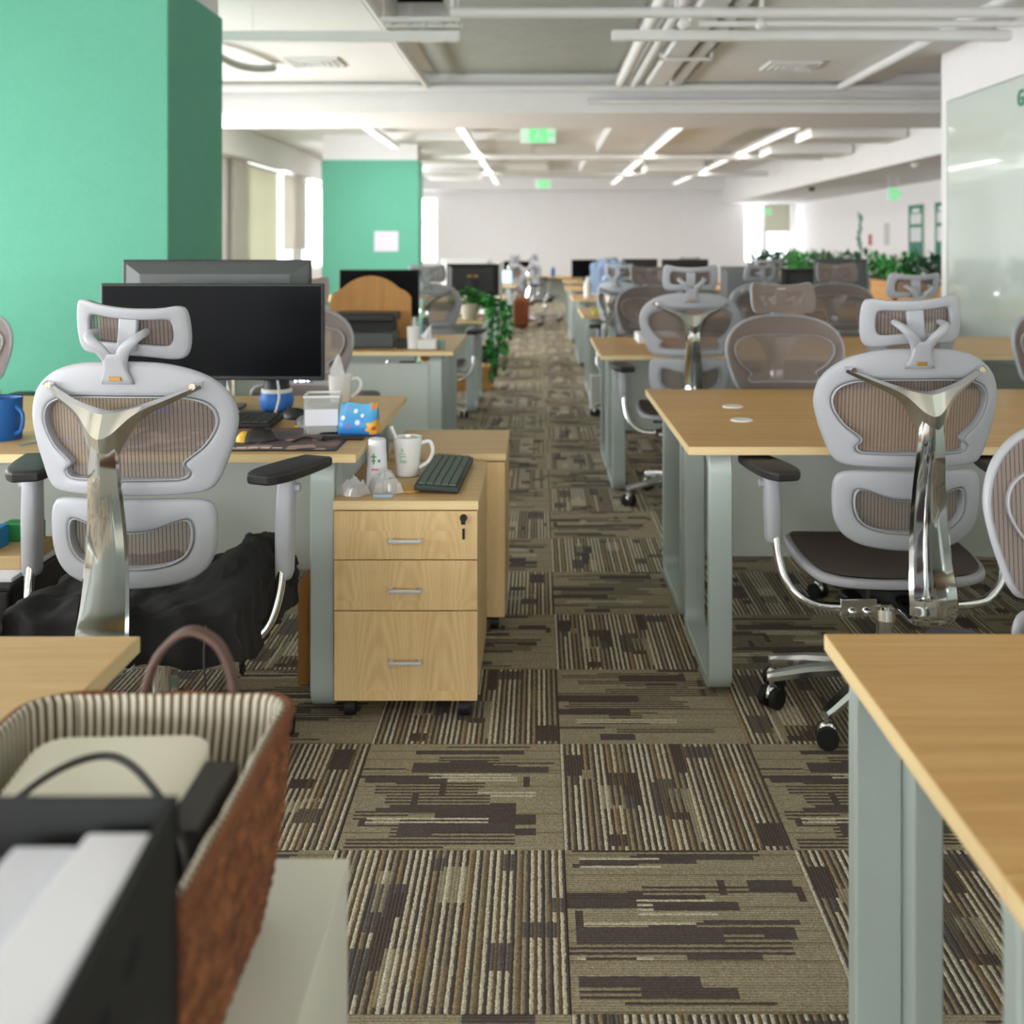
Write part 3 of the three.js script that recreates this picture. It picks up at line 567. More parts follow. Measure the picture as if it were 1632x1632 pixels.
  // gas lift and star base
  mesh('gas_lift', M([cyl(0.026, 0.026, 0.16, 0, 0.19, 0, 18), cyl(0.015, 0.015, 0.16, 0, 0.32, 0, 16), cyl(0.034, 0.03, 0.03, 0, 0.275, 0, 18)]), m.chrome, c);
  mesh('base_hub', lathe([[0, 0.075], [0.05, 0.078], [0.056, 0.10], [0.05, 0.135], [0.03, 0.145], [0, 0.145]]), m.alu, c);
  const legG = crease(sweep([[0.03, 0.115, 0.032, 0.018], [0.12, 0.118, 0.027, 0.016], [0.22, 0.108, 0.022, 0.013], [0.31, 0.092, 0.018, 0.011], [0.332, 0.088, 0.012, 0.009]].map(([r, y, w, h]) => ({ p: [0, y, -r], r: [1, 0, 0], u: [0, 1, 0], w, h })), (t, q) => [[-q.w, -q.h], [-q.w, 0.2 * q.h], [-q.w * 0.6, q.h], [q.w * 0.6, q.h], [q.w, 0.2 * q.h], [q.w, -q.h]]), 0.6);
  const hood = M([new THREE.SphereGeometry(0.026, 16, 10, 0, Math.PI * 2, 0, 1.7).scale(0.55, 1.15, 1).translate(0, 0.036, 0), cyl(0.007, 0.007, 0.03, 0, 0.078, 0, 10)]);
  const wheels = M([cyl(0.029, 0.029, 0.018, 0.0185, 0.029, 0, 20, 'x'), cyl(0.029, 0.029, 0.018, -0.0185, 0.029, 0, 20, 'x')]);
  for (let k = 0; k < 5; k++) {
    const l = mesh('base_leg', legG, m.alu, c); l.rotation.y = k * 72 * D;
    const h = mesh('caster_hood', hood, m.chrome, l); h.position.set(0, 0, -0.318); h.rotation.y = 0.5 + k * 1.7;
    const w = mesh('caster_wheels', wheels, m.rubber, l); w.position.set(0, 0, -0.318); w.rotation.y = 0.5 + k * 1.7;
  }
  return c;
}
const chairProto = makeChair();
// spots: x, depth, degrees turned to the right from facing away, star turn, headrest roll, lift, label
function placeChair(x, d, psi, label, group, { star = 0, roll = 0, lift = 0, arms = 0, tilt = 0, pads = 0, headX = 0 } = {}) {
  const c = chairProto.clone(); c.name = numbered('office_chair'); scene.add(c);
  tag(c, label, 'chair', group);
  c.position.set(x, 0, -d); c.rotation.y = -psi * D;
  for (const k of c.children) {
    if (k.name === 'base_leg') k.rotation.y += star * D;
    else if (k.name !== 'base_hub') k.position.y += lift;
    if (k.name === 'headrest') { k.rotation.z = roll * D; k.rotation.x = tilt * D; k.position.x += headX; }
    if (k.name === 'arm_pad' && pads) k.rotation.y = -Math.sign(k.position.x) * pads;
    if (arms && (k.name === 'arm_pad' || k.name === 'arm_knob')) k.position.y += arms;
    if (arms && k.name === 'arm_post') { k.scale.y = 1 + arms / 0.25; k.position.y += -0.485 * (arms / 0.25); }
  }
  return c;
}
const gA = 'mesh office chairs', LOW = -0.07;
placeChair(-0.962, 2.73, 3, 'near left mesh office chair with a black jacket on its seat', gA, { star: 16, roll: -4, headX: 0.012, pads: 0.34 });
placeChair(0.985, 3.05, -3, 'near right mesh office chair pushed to the empty desk', gA, { star: 60, roll: 3, tilt: -6, arms: -0.06, pads: 0.14 });
placeChair(1.015, 1.70, 184, 'partly cut off mesh chair at the right edge, facing the nearest desk', gA, { star: 32, arms: LOW, lift: -0.035 });
placeChair(1.035, 4.33, 178, 'mesh office chair facing the camera behind the empty right desk', gA, { arms: LOW, lift: -0.02 });
placeChair(2.28, 4.44, 176, 'mesh chair cut by the right edge beside the glass partition', gA, { arms: LOW });
placeChair(0.765, 5.54, 2, 'upright mesh chair with back to camera at the second right bench', gA, { star: 35, lift: 0.04, arms: -0.10 });
placeChair(1.88, 5.62, -6, 'mesh chair hidden behind the near right chair, close to the glass partition', gA, { star: 35, arms: LOW });
placeChair(0.79, 7.15, 172, 'dark mesh chair facing camera just left of the upright chair', gA, { arms: LOW });
placeChair(2.02, 7.1, 182, 'mesh chair facing camera in front of the wooden planters', gA, { arms: LOW, lift: 0.02 });
placeChair(1.6, 8.3, -25, 'pale framed mesh chair right of the upright chair, third row', gA, { arms: LOW });
placeChair(0.75, 8.4, 40, 'turned pale mesh chair left behind the upright chair', gA, { arms: LOW });
placeChair(2.4, 11.2, 10, 'distant mesh chair whose headrest shows behind the facing chair', gA, { arms: LOW });
placeChair(3.1, 11.0, -20, 'distant mesh chair beside the dark grey monitor on the right', gA, { arms: LOW });
placeChair(-1.05, 4.5, 180, 'mesh chair facing camera behind the ultrawide monitor', gA, { arms: LOW });
placeChair(-2.5, 4.45, 174, 'mesh chair cut by the left edge in front of green column', gA, { arms: LOW });
placeChair(-0.80, 8.02, 4, 'mesh chair with back to camera beside the trailing ivy', gA, { star: 30, arms: LOW });
placeChair(0.12, 19.0, 75, 'far mesh chair standing sideways in the aisle', gA, { star: 12 });
placeChair(-0.22, 17.9, 60, 'far mesh chair at the left side of the aisle end', gA, { arms: LOW });
placeChair(0.95, 13.9, 20, 'far mesh chair with a blue jacket over its back', gA, { arms: LOW });
placeChair(1.9, 13.9, -10, 'far mesh chair right of the chair with blue jacket', gA, { arms: LOW });

// ------------------------------------------------------------------ bench desks
const DH = 0.74;
function loopLeg(depth, h = 0.712) {                      // closed rounded loop of flat bar
  const rr2 = (w, hh, r, path) => { path.moveTo(-w / 2 + r, 0); path.lineTo(w / 2 - r, 0); path.quadraticCurveTo(w / 2, 0, w / 2, r); path.lineTo(w / 2, hh - r); path.quadraticCurveTo(w / 2, hh, w / 2 - r, hh); path.lineTo(-w / 2 + r, hh); path.quadraticCurveTo(-w / 2, hh, -w / 2, hh - r); path.lineTo(-w / 2, r); path.quadraticCurveTo(-w / 2, 0, -w / 2 + r, 0); return path; };
  const s = rr2(depth, h, 0.075, new THREE.Shape()), hole = rr2(depth - 0.06, h - 0.06, 0.05, new THREE.Path());
  s.holes.push(new THREE.Path(hole.getPoints(8).map((p) => new THREE.Vector2(p.x, p.y + 0.03))));
  return crease(new THREE.ExtrudeGeometry(s, { depth: 0.062, bevelEnabled: true, bevelThickness: 0.003, bevelSize: 0.003, bevelSegments: 1, curveSegments: 8 }).rotateY(Math.PI / 2).translate(-0.031, 0.013, 0), 0.5);
}
const legCache = new Map();
const leg = (d) => { if (!legCache.has(d)) legCache.set(d, loopLeg(d)); return legCache.get(d); };
const footG = M([cyl(0.016, 0.016, 0.014, 0, 0.007, 0, 12)]);
function bench(label, x0, x1, d0, d1, { halves = 2, material = m.wood, grommets = [], panelSide = 'mid', group = 'bench desks', inset = 0.1, riser = false } = {}) {
  const b = thing('bench_desk', label, 'desk', [(x0 + x1) / 2, 0, -(d0 + d1) / 2], 0, group), w = x1 - x0, D2 = d1 - d0, hd = D2 / halves, th = 0.025;
  for (let i = 0; i < halves; i++) {
    const zc = D2 / 2 - hd * (i + 0.5);
    const t = mesh('table_top', box(w - 0.004, th, hd - 0.004, 0, DH - th / 2, zc, 0.0015, false, i * 0.37 + x0, d0), material, b);
    const e = 0.0012;
    mesh('edge_band', M([box(w - 0.002, th - 0.002, e, 0, DH - th / 2, zc + (hd - 0.004) / 2, 0), box(w - 0.002, th - 0.002, e, 0, DH - th / 2, zc - (hd - 0.004) / 2, 0), box(e, th - 0.002, hd - 0.004, -w / 2 + 0.002, DH - th / 2, zc), box(e, th - 0.002, hd - 0.004, w / 2 - 0.002, DH - th / 2, zc)]), m.woodEdge, t);
    for (const s of [-1, 1]) {
      const l = mesh('leg', leg(Math.round((hd - 0.07) * 100) / 100), m.frame, b); l.position.set(s * (w / 2 - inset), 0, zc);
      for (const q of [-1, 1]) { const f = mesh('foot', footG, m.alu, l); f.position.set(0, 0, q * (hd / 2 - 0.13)); }
    }
  }
  mesh('frame_beam', M([box(w - 0.25, 0.04, 0.03, 0, DH - th - 0.022, 0.04), box(w - 0.25, 0.04, 0.03, 0, DH - th - 0.022, -0.04)]), m.frame, b);
  const pz = panelSide === 'front' ? D2 / 2 - 0.1 : 0;
  mesh('modesty_panel', box(w - 0.28, 0.42, 0.018, 0, DH - th - 0.05 - 0.21, pz, 0.003), m.modesty, b);
  mesh('cable_channel', box(w * 0.5, 0.05, 0.12, w * 0.08, DH - th - 0.028, D2 / 4, 0.006), m.frame, b);
  if (riser) mesh('cable_riser', box(0.042, 0.7, 0.05, -w / 2 + 0.116, 0.36, -D2 / 2 + 0.09, 0.004), m.frame, b);
  for (const [x, z] of grommets) {
    const g = mesh('grommet', lathe([[0.0, 0.003], [0.022, 0.003], [0.024, 0.0045], [0.034, 0.0045], [0.037, 0.002], [0.037, 0]], 24), m.white, b); g.position.set(x - (x0 + x1) / 2, DH, -z + (d0 + d1) / 2);
  }
  return b;
}
bench('nearest wooden bench desk cut by the right edge', 0.425, 3.2, 0.36, 1.6, { inset: 0.062, riser: true });
bench('empty wooden bench desk with two white cable grommets', 0.432, 3.2, 3.09, 4.34, { grommets: [[0.70, 3.86], [0.675, 3.56], [1.95, 3.86]] });
bench('second right bench desk in front of the upright chair', 0.33, 3.2, 5.68, 6.85);
bench('third right bench desk beyond the dark mesh chair', 0.37, 3.2, 8.9, 10.1);
bench('fourth right bench desk with bottles in the distance', 0.38, 3.3, 11.7, 12.9);
bench('fifth right bench desk far down the aisle', 0.38, 3.3, 14.6, 15.8);
bench('sixth right bench desk near the far wall', 0.42, 3.4, 17.6, 18.8);
bench('near left wooden desk behind the wicker basket', -3.2, -0.589, 0.36, 1.59, { material: m.woodL });
bench('cluttered left bench desk with the ultrawide monitor', -3.1, -0.507, 2.98, 4.15, { material: m.woodL });
bench('second left bench desk with the arched wooden board', -1.84, -0.468, 5.9, 7.05, { material: m.woodL, panelSide: 'front' });
bench('third left bench desk carrying the trailing ivy', -3.2, -0.43, 8.35, 9.5, { material: m.woodL });
bench('fourth left bench desk beyond the ivy', -3.2, -0.37, 11.6, 12.8, { material: m.woodL });
bench('fifth left bench desk beside the far aisle', -1.86, -0.34, 15.7, 16.9, { material: m.woodL });
bench('farthest desk standing across the end of the aisle', -0.75, 0.95, 20.2, 21.4, { material: m.woodL });

// ------------------------------------------------------------------ drawer pedestals
function pedestal(label, x0, x1, d0, d1, top, turn = 0) {
  const p = thing('drawer_pedestal', label, 'cabinet', [(x0 + x1) / 2, 0, -(d0 + d1) / 2], turn, 'wooden drawer pedestals'), w = x1 - x0, dp = d1 - d0, fz = dp / 2;
  mesh('body', box(w - 0.006, top - 0.085, dp - 0.02, 0, 0.055 + (top - 0.085) / 2, -0.01, 0.002, true), m.woodFront, p);
  const t = mesh('top_board', box(w, 0.026, dp, 0, top - 0.013, 0, 0.002), m.woodL, p);
  mesh('edge_band', M([box(w + 0.001, 0.024, 0.0012, 0, top - 0.013, fz), box(0.0012, 0.024, dp, w / 2, top - 0.013, 0), box(0.0012, 0.024, dp, -w / 2, top - 0.013, 0), box(w + 0.001, 0.024, 0.0012, 0, top - 0.013, -fz)]), m.woodEdge, t);
  let y = top - 0.029;
  [0.134, 0.138, y - 0.058 - 0.134 - 0.138 - 0.006].forEach((h, i) => {
    const dr = mesh('drawer', box(w - 0.004, h, 0.018, 0, y - h / 2, fz - 0.010, 0.0015, true, i * 0.61 + x0, i * 0.27), m.woodFront, p);
    const hy = y - (i === 2 ? 0.135 : 0.078);
    mesh('handle', M([box(0.092, 0.010, 0.010, 0.0, hy, fz + 0.024, 0.003), box(0.010, 0.010, 0.026, -0.04, hy, fz + 0.011), box(0.010, 0.010, 0.026, 0.04, hy, fz + 0.011)]), m.handle, dr);
    if (i === 0) { mesh('lock', cyl(0.010, 0.010, 0.012, w / 2 - 0.04, y - 0.018, fz + 0.003, 16, 'z'), m.black, dr); mesh('key', M([box(0.012, 0.022, 0.004, w / 2 - 0.04, y - 0.022, fz + 0.016, 0.001), box(0.007, 0.03, 0.003, w / 2 - 0.04, y - 0.062, fz + 0.004, 0.001)]), m.black, dr); }
    y -= h + 0.003;
  });
  for (const sx of [-1, 1]) for (const sz of [-1, 1]) mesh('caster', M([cyl(0.025, 0.025, 0.03, sx * (w / 2 - 0.04), 0.025, sz * (dp / 2 - 0.05), 16, 'x'), box(0.03, 0.02, 0.03, sx * (w / 2 - 0.04), 0.048, sz * (dp / 2 - 0.05))]), m.rubber, p);
  return p;
}
pedestal('three drawer wooden pedestal holding the mug and keyboard', -0.568, -0.167, 2.97, 3.52, 0.613);
pedestal('bare wooden pedestal behind the one with the mug', -0.51, -0.111, 3.65, 4.12, 0.613, Math.PI);

// ------------------------------------------------------------------ monitors
function monitor(label, w, h, x, d, yTop, turn, { back = m.monBack, screen = m.screen, base = DH, frame = m.bezel } = {}) {
  const o = thing('monitor', label, 'monitor', [x, base, -d], turn, 'desk monitors');
  const yc = yTop - base - h / 2;
  mesh('casing', box(w, h, 0.022, 0, yc, 0, 0.005), frame, o);
  mesh('screen', box(w - 0.016, h - 0.022, 0.002, 0, yc + 0.003, 0.0112), screen, o);
  mesh('back_shell', crease(new THREE.CylinderGeometry(1, 1.25, 0.03, 4, 1).rotateY(Math.PI / 4).rotateX(-Math.PI / 2).scale(w * 0.56, h * 0.54, 1).translate(0, yc, -0.022), 0.3), back, o);
  mesh('stand_neck', box(0.06, Math.max(0.08, yc), 0.03, 0, Math.max(0.08, yc) / 2, -0.06, 0.006), back, o);
  mesh('stand_base', box(0.24, 0.012, 0.16, 0, 0.006, -0.13, 0.005), back, o);
  return o;
}
monitor('black ultrawide monitor behind the near left chair', 0.735, 0.315, -1.063, 3.5, 1.197, -2 * D);
monitor('grey backed monitor standing behind the ultrawide one', 0.685, 0.44, -1.175, 3.93, 1.269, 181 * D);
monitor('black monitor right of the near green column, behind the arched board', 0.50, 0.30, -1.0, 6.75, 1.172, 3 * D);
const badged = monitor('black monitor with a small badge behind the ivy', 0.44, 0.27, -0.55, 9.0, 1.172, 180 * D, { back: m.bezel });
monitor('white framed monitor behind the badge monitor', 0.56, 0.36, -0.80, 11.9, 1.19, 180 * D, { back: m.white, frame: m.white });
monitor('dark monitor left of the far end chair', 0.50, 0.30, -0.42, 20.5, 1.04, 0);
monitor('dark monitor at the aisle end, left of blue jacket', 0.45, 0.30, 0.78, 17.9, 1.10, 0);
monitor('dark monitor right of the blue jacket', 0.42, 0.3, 1.2, 12.7, 1.17, 180 * D, { back: m.bezel });
monitor('wide dark monitor behind the upright chair', 0.56, 0.32, 1.75, 12.8, 1.165, 182 * D, { back: m.bezel });
monitor('light grey monitor back right of the third row chair', 0.5, 0.33, 1.83, 9.3, 1.145, 178 * D, { back: m.monGrey, frame: m.monGrey });
monitor('black monitor between two distant right headrests', 0.42, 0.28, 2.36, 9.5, 1.12, 180 * D, { back: m.bezel });
monitor('dark grey monitor back before the wooden planters', 0.40, 0.30, 2.27, 8.05, 1.225, 180 * D, { base: 0.92, back: m.monBack, frame: m.monBack });
tag(mesh('monitor_riser', M([span(2.0, 2.5, 0.9, 0.92, -8.25, -7.95, 0.004), span(2.02, 2.05, 0, 0.9, -8.22, -7.98), span(2.45, 2.48, 0, 0.9, -8.22, -7.98)]), m.frame), 'tall grey side stand under the dark grey monitor', 'stand');
monitor('small monitor with bright pale blue screen far left of aisle', 0.24, 0.2, -0.52, 16.2, 0.96, 8 * D, { screen: std(0x8fb6c8, 0.3, 0, { emissive: new THREE.Color(0.55, 0.85, 1.0), emissiveIntensity: 0.9 }), frame: m.white, back: m.white });
mesh('badge', M([box(0.03, 0.022, 0.003, -0.03, 0.33, -0.0385), box(0.03, 0.022, 0.003, 0.03, 0.33, -0.0385), box(0.04, 0.008, 0.003, 0, 0.33, -0.0385)]), m.gold, badged);

// ------------------------------------------------------------------ things on the cluttered left desk
function keyboard(label, w, dpt, pos, turn, body, keys) {
  const k = thing('keyboard', label, 'keyboard', pos, turn);
  mesh('case', crease(new RoundedBoxGeometry(w, 0.018, dpt, 2, 0.004).rotateX(0.06).translate(0, 0.0145, 0), 0.5), body, k);
  const g = [], n = 15, rows = 5, kw = (w - 0.02) / n, kd = (dpt - 0.02) / rows;
  for (let r = 0; r < rows; r++) for (let i = 0; i < n; i++) { if (r === 4 && i > 3 && i < 9) { if (i === 4) g.push(box(kw * 5 - 0.003, 0.006, kd - 0.003, -w / 2 + 0.01 + kw * 6.5, 0.026, dpt / 2 - 0.01 - kd * 0.5, 0.0015)); continue; } g.push(box(kw - 0.003, 0.006, kd - 0.003, -w / 2 + 0.01 + (i + 0.5) * kw, 0.026 , -dpt / 2 + 0.01 + (r + 0.5) * kd)); }
  const ks = mesh('keys', M(g).rotateX(0.06), keys, k); ks.userData.kind = 'stuff';
  return k;
}
keyboard('dark green keyboard lying lengthwise on the drawer pedestal', 0.44, 0.128, [-0.283, 0.613, -3.27], 88 * D, std(0x2b332f, 0.55), std(0x4e5f55, 0.6));
keyboard('black keyboard under the ultrawide monitor', 0.44, 0.15, [-1.06, DH, -3.465], -4 * D, m.black, std(0x33352f, 0.55));
const matT = tex(256, 128, (u, v) => {
  const n = vnoise(u * 7, v * 4, 7, 4, 31), k = vnoise(u * 16, v * 9, 16, 9, 33), base = mix3([64, 60, 66], [150, 112, 96], clamp(n * 1.5 - 0.3));
  return k > 0.72 ? mix3(base, [206, 176, 158], 0.7) : k < 0.2 ? mix3(base, [150, 52, 44], 0.55) : base;
});
{
  const mt = thing('desk_mat', 'printed dark desk mat at the front of left desk', 'desk mat', [-0.90, DH, -3.205]);
  const top = new THREE.PlaneGeometry(0.64, 0.352).rotateX(-Math.PI / 2).translate(0, 0.0033, 0);
  mesh('pad', box(0.66, 0.003, 0.37, 0, 0.0015, 0), m.black, mt); mesh('print', top, std(0xffffff, 0.8, 0, { map: matT }), mt);
  const g = []; for (let i = 0; i < 5; i++) g.push(box(0.026, 0.0006, 0.012, 0.02 + i * 0.034, 0.0038, 0.15));
  mesh('lettering', M(g), m.white, mt);
}
function mouse(label, pos, turn, shell, accent) {
  const o = thing('computer_mouse', label, 'mouse', pos, turn);
  const g = new THREE.SphereGeometry(1, 22, 14, 0, Math.PI * 2, 0, Math.PI / 2).scale(0.034, 0.036, 0.058);
  mesh('shell', g, shell, o); mesh('base', lathe([[0, 0], [0.95, 0], [1, 0.04], [1, 0.09]], 22).scale(0.034, 0.04, 0.058), m.black, o);
  mesh('wheel', cyl(0.009, 0.009, 0.007, 0, 0.030, -0.03, 14, 'x'), m.rubber, o);
  if (accent) mesh('accent', new THREE.SphereGeometry(1, 18, 10, 0, Math.PI * 2, 0, Math.PI / 2).scale(0.024, 0.030, 0.024).translate(0, 0.001, 0.040), accent, o);
}
mouse('black mouse with yellow rear on the printed mat', [-0.825, DH + 0.0042, -3.16], -72 * D, std(0x2a2624, 0.4), std(0xe0b23a, 0.45));
mouse('grey mouse beside the tissue box', [-0.745, DH, -3.44], 30 * D, std(0x6a6c6c, 0.35));
mouse('small black mouse at the end of black keyboard', [-0.815, DH, -3.60], 60 * D, std(0x1d1c1c, 0.45));
tag(mesh('charging_cable', tube([[-0.72, 0.746, -3.14], [-0.69, 0.748, -3.2], [-0.64, 0.746, -3.17], [-0.66, 0.750, -3.25], [-0.60, 0.746, -3.28], [-0.63, 0.748, -3.15]], 0.003, 40, 8), m.cable), 'tangled black cable on the printed mat', 'cable');
tag(mesh('flat_remote', box(0.125, 0.012, 0.035, -0.585, DH + 0.0062, -3.21, 0.004), m.black), 'slim black remote near the desk corner', 'remote');
tag(mesh('yellow_pencil', cyl(0.004, 0.004, 0.15, -0.70, DH + 0.0045, -3.41, 8, 'x'), std(0xd9a62c, 0.5)), 'yellow pencil behind the printed mat', 'pencil');
{
  const b = thing('tissue_box', 'clear plastic tissue box with a white label on left desk', 'tissue box', [-0.668, DH, -3.33], 6 * D);
  const w = 0.105, h = 0.118, dp = 0.11;
  mesh('case', M([box(w, h, 0.002, 0, h / 2, dp / 2), box(w, h, 0.002, 0, h / 2, -dp / 2), box(0.002, h, dp, w / 2, h / 2, 0), box(0.002, h, dp, -w / 2, h / 2, 0)]), m.clear, b);
  mesh('rim', M([box(w + 0.006, 0.006, 0.006, 0, h, dp / 2), box(w + 0.006, 0.006, 0.006, 0, h, -dp / 2), box(0.006, 0.006, dp, w / 2, h, 0), box(0.006, 0.006, dp, -w / 2, h, 0)]), m.white, b);
  mesh('label_band', box(w - 0.006, 0.05, 0.001, 0, 0.055, dp / 2 + 0.0018), m.paper, b);
  mesh('tissues', box(w - 0.012, 0.085, dp - 0.012, 0, 0.044, 0, 0.006), std(0xcfc8bd, 0.9), b);
}
const packT = tex(256, 192, (u, v) => {
  let c = mix3([42, 126, 204], [108, 188, 232], v);
  for (const [x, y, r, k] of [[0.16, 0.55, 0.05, [226, 232, 244]], [0.3, 0.3, 0.07, [120, 122, 200]], [0.45, 0.75, 0.05, [236, 240, 246]], [0.52, 0.42, 0.06, [222, 226, 240]], [0.28, 0.82, 0.05, [150, 150, 214]], [0.62, 0.62, 0.04, [238, 240, 246]]]) if (Math.hypot(u - x, (v - y) * 0.75) < r) c = k;
  const f = Math.hypot(u - 0.9, (v - 0.24) * 0.75), a = Math.atan2(v - 0.24, u - 0.9);
  if (f < 0.17 + 0.03 * Math.sin(a * 6)) c = f < 0.05 ? [196, 92, 34] : [240, 178, 66];
  const f2 = Math.hypot(u - 0.88, (v - 0.92) * 0.75); if (f2 < 0.10) c = [222, 150, 84];
  return v < 0.05 ? [34, 84, 186] : c;
});
{
  const rows = []; for (let i = 0; i <= 14; i++) { const v = i / 14, row = []; for (let j = 0; j < 28; j++) { const a = j / 28 * Math.PI * 2, q = (t) => Math.sign(t) * Math.pow(Math.abs(t), 0.45), th = 0.042 * Math.pow(Math.sin(Math.PI * clamp(v * 0.92 + 0.08, 0, 1)), 0.4) * (1 - 0.75 * v * v) + 0.002; row.push([q(Math.cos(a)) * 0.062 * (1 - 0.08 * v) , v * 0.098 + 0.004 * Math.sin(j * 1.7) * v, q(Math.sin(a)) * th]); } rows.push(row); }
  const g = fromGrid(rows, false, true, (i, j, p) => [p[0] / 0.128 + 0.5, p[1] / 0.1]);
  const o = mesh('tissue_pack', g, std(0xffffff, 0.35, 0, { map: packT, side: THREE.DoubleSide })); o.position.set(-0.548, DH, -3.28); o.rotation.y = -4 * D; o.rotation.x = -0.06;
  tag(o, 'blue soft tissue pack printed with an orange flower', 'tissue pack');
}
{
  const b = thing('blue_pot', 'blue plastic pot with black neck and white band on desk', 'pot', [-0.915, DH, -3.75]);
  mesh('bowl', lathe([[0, 0], [0.045, 0], [0.056, 0.02], [0.060, 0.045], [0.054, 0.065], [0.050, 0.07]]), m.blue, b); mesh('band', lathe([[0.05, 0.066], [0.054, 0.07], [0.053, 0.08], [0.047, 0.082]]), m.white, b);
  mesh('neck', lathe([[0.046, 0.08], [0.044, 0.11], [0.034, 0.115]]), m.black, b); mesh('cap', lathe([[0.036, 0.112], [0.045, 0.12], [0.046, 0.15], [0.03, 0.165], [0, 0.168]]), m.blue, b);
}
for (const [pts, label] of [[[[-1.04, 1.0, -3.56], [-1.03, 0.86, -3.55], [-1.0, 0.79, -3.53], [-0.965, 0.746, -3.52]], 'white cable dropping behind the black keyboard'], [[[-0.90, 0.97, -3.62], [-0.885, 0.86, -3.64], [-0.885, 0.80, -3.66], [-0.90, 0.746, -3.665]], 'white cable in front of the blue pot']]) tag(mesh('white_cable', tube(pts, 0.0045, 30, 8), m.white), label, 'cable');
function mug(label, pos, turn, r0, r1, h, spoon) {
  const o = thing('mug', label, 'mug', pos, turn);
  mesh('body', lathe([[0, 0.006], [r0 - 0.006, 0.004], [r0, 0.0], [r0 + 0.001, 0.004], [r1, h], [r1 - 0.002, h + 0.002], [r1 - 0.005, h], [r0 - 0.004, 0.012], [0, 0.01]], 36), m.ceramic, o);
  mesh('handle', tube([[r1 - 0.004, h * 0.84, 0], [r1 + 0.022, h * 0.88, 0], [r1 + 0.032, h * 0.66, 0], [r1 + 0.02, h * 0.38, 0], [r0 + 0.004, h * 0.2, 0]], 0.0065, 28, 10), m.ceramic, o);
  if (spoon) { mesh('spoon', tube([[0.012, 0.02, 0], [-0.02, h * 0.7, 0.006], [-0.05, h + 0.035, 0.01]], 0.0055, 14, 10), m.ceramic, o); const g = [box(0.026, 0.004, 0.001, 0, h * 0.62, 0), box(0.018, 0.004, 0.001, 0, h * 0.55, 0), box(0.012, 0.012, 0.001, 0, h * 0.72, 0), box(0.02, 0.008, 0.001, 0.0, h * 0.42, 0)].map((q) => q.translate(-0.012, 0, (r0 + r1) / 2 + 0.0006)); mesh('print', M(g), std(0x9fc2ac, 0.6), o); }
  return o;
}
mug('tall white mug with spoon on the drawer pedestal', [-0.402, 0.613, -3.30], 4 * D, 0.033, 0.045, 0.118, true);
mug('white mug with tissues at the back of left desk', [-0.735, DH, -3.98], 0, 0.036, 0.045, 0.10);
tag(mesh('tissue_sheet', fromGrid([[[-0.03, 0, 0], [0, 0, 0.012], [0.03, 0, 0]], [[-0.022, 0.04, 0.005], [0, 0.045, 0.016], [0.024, 0.035, 0]], [[0.0, 0.085, 0], [0.006, 0.09, 0.006], [0.012, 0.08, 0]]]).translate(-0.745, DH + 0.09, -3.97), std(0xf0efec, 0.95, 0, { side: THREE.DoubleSide })), 'white tissue sticking up from the back mug', 'tissue');
{
  const c = thing('paper_cup', 'upside down white paper cup with green print', 'paper cup', [-0.4735, 0.613, -3.15]);
  mesh('cup', lathe([[0.031, 0], [0.033, 0.002], [0.032, 0.006], [0.0255, 0.136], [0.023, 0.14], [0, 0.139]], 32), m.paper, c);
  const g = []; for (const [x, y, w, h] of [[-0.006, 0.085, 0.004, 0.03], [-0.006, 0.092, 0.016, 0.004], [-0.006, 0.08, 0.012, 0.004], [0.010, 0.08, 0.008, 0.008]]) g.push(box(w, h, 0.001, x, y, 0.0297));
  mesh('green_print', M(g), std(0x6aa86f, 0.7), c); mesh('red_print', box(0.022, 0.005, 0.001, -0.002, 0.055, 0.0305), std(0xd98472, 0.7), c);
}
function crumple(w, h, d, s, n = 10) {
  const rows = []; for (let i = 0; i <= n; i++) { const row = []; for (let j = 0; j <= n; j++) { const u = i / n - 0.5, v = j / n - 0.5, e = 1 - Math.max(Math.abs(u), Math.abs(v)) * 2; row.push([u * w, Math.max(0.001, h * Math.pow(Math.max(0, e), 0.5) * (0.45 + 0.75 * (P5.noise(u * 7 + s, v * 7, s) * 0.5 + 0.5)) + 0.004 * hash(i, j, s)), v * d + 0.01 * P5.noise(u * 5, s, v * 5)]); } rows.push(row); }
  return crease(fromGrid(rows), 0.35);
}
tag(mesh('plastic_wrapper', crumple(0.09, 0.075, 0.08, 3).rotateY(0.4).translate(-0.44, 0.613, -3.075), m.clearFilm), 'crumpled clear plastic wrapper in front of the paper cup', 'wrapper');
tag(mesh('plastic_wrapper', crumple(0.07, 0.06, 0.06, 8).rotateY(-0.5).translate(-0.522, 0.613, -3.04), m.clearFilm), 'crumpled clear wrapper at the left pedestal corner', 'wrapper');
tag(mesh('wrapper_band', box(0.055, 0.010, 0.012, -0.435, 0.618, -3.005, 0.003), std(0x9ab4cc, 0.5)), 'pale blue wrapper strip on the pedestal front', 'wrapper');
tag(mesh('coaster', lathe([[0, 0.006], [0.038, 0.006], [0.041, 0.004], [0.041, 0.001], [0.038, 0]], 32).translate(-0.375, 0.613, -3.10), std(0xcf9a4e, 0.6)), 'round wooden coaster in front of the mug', 'coaster');
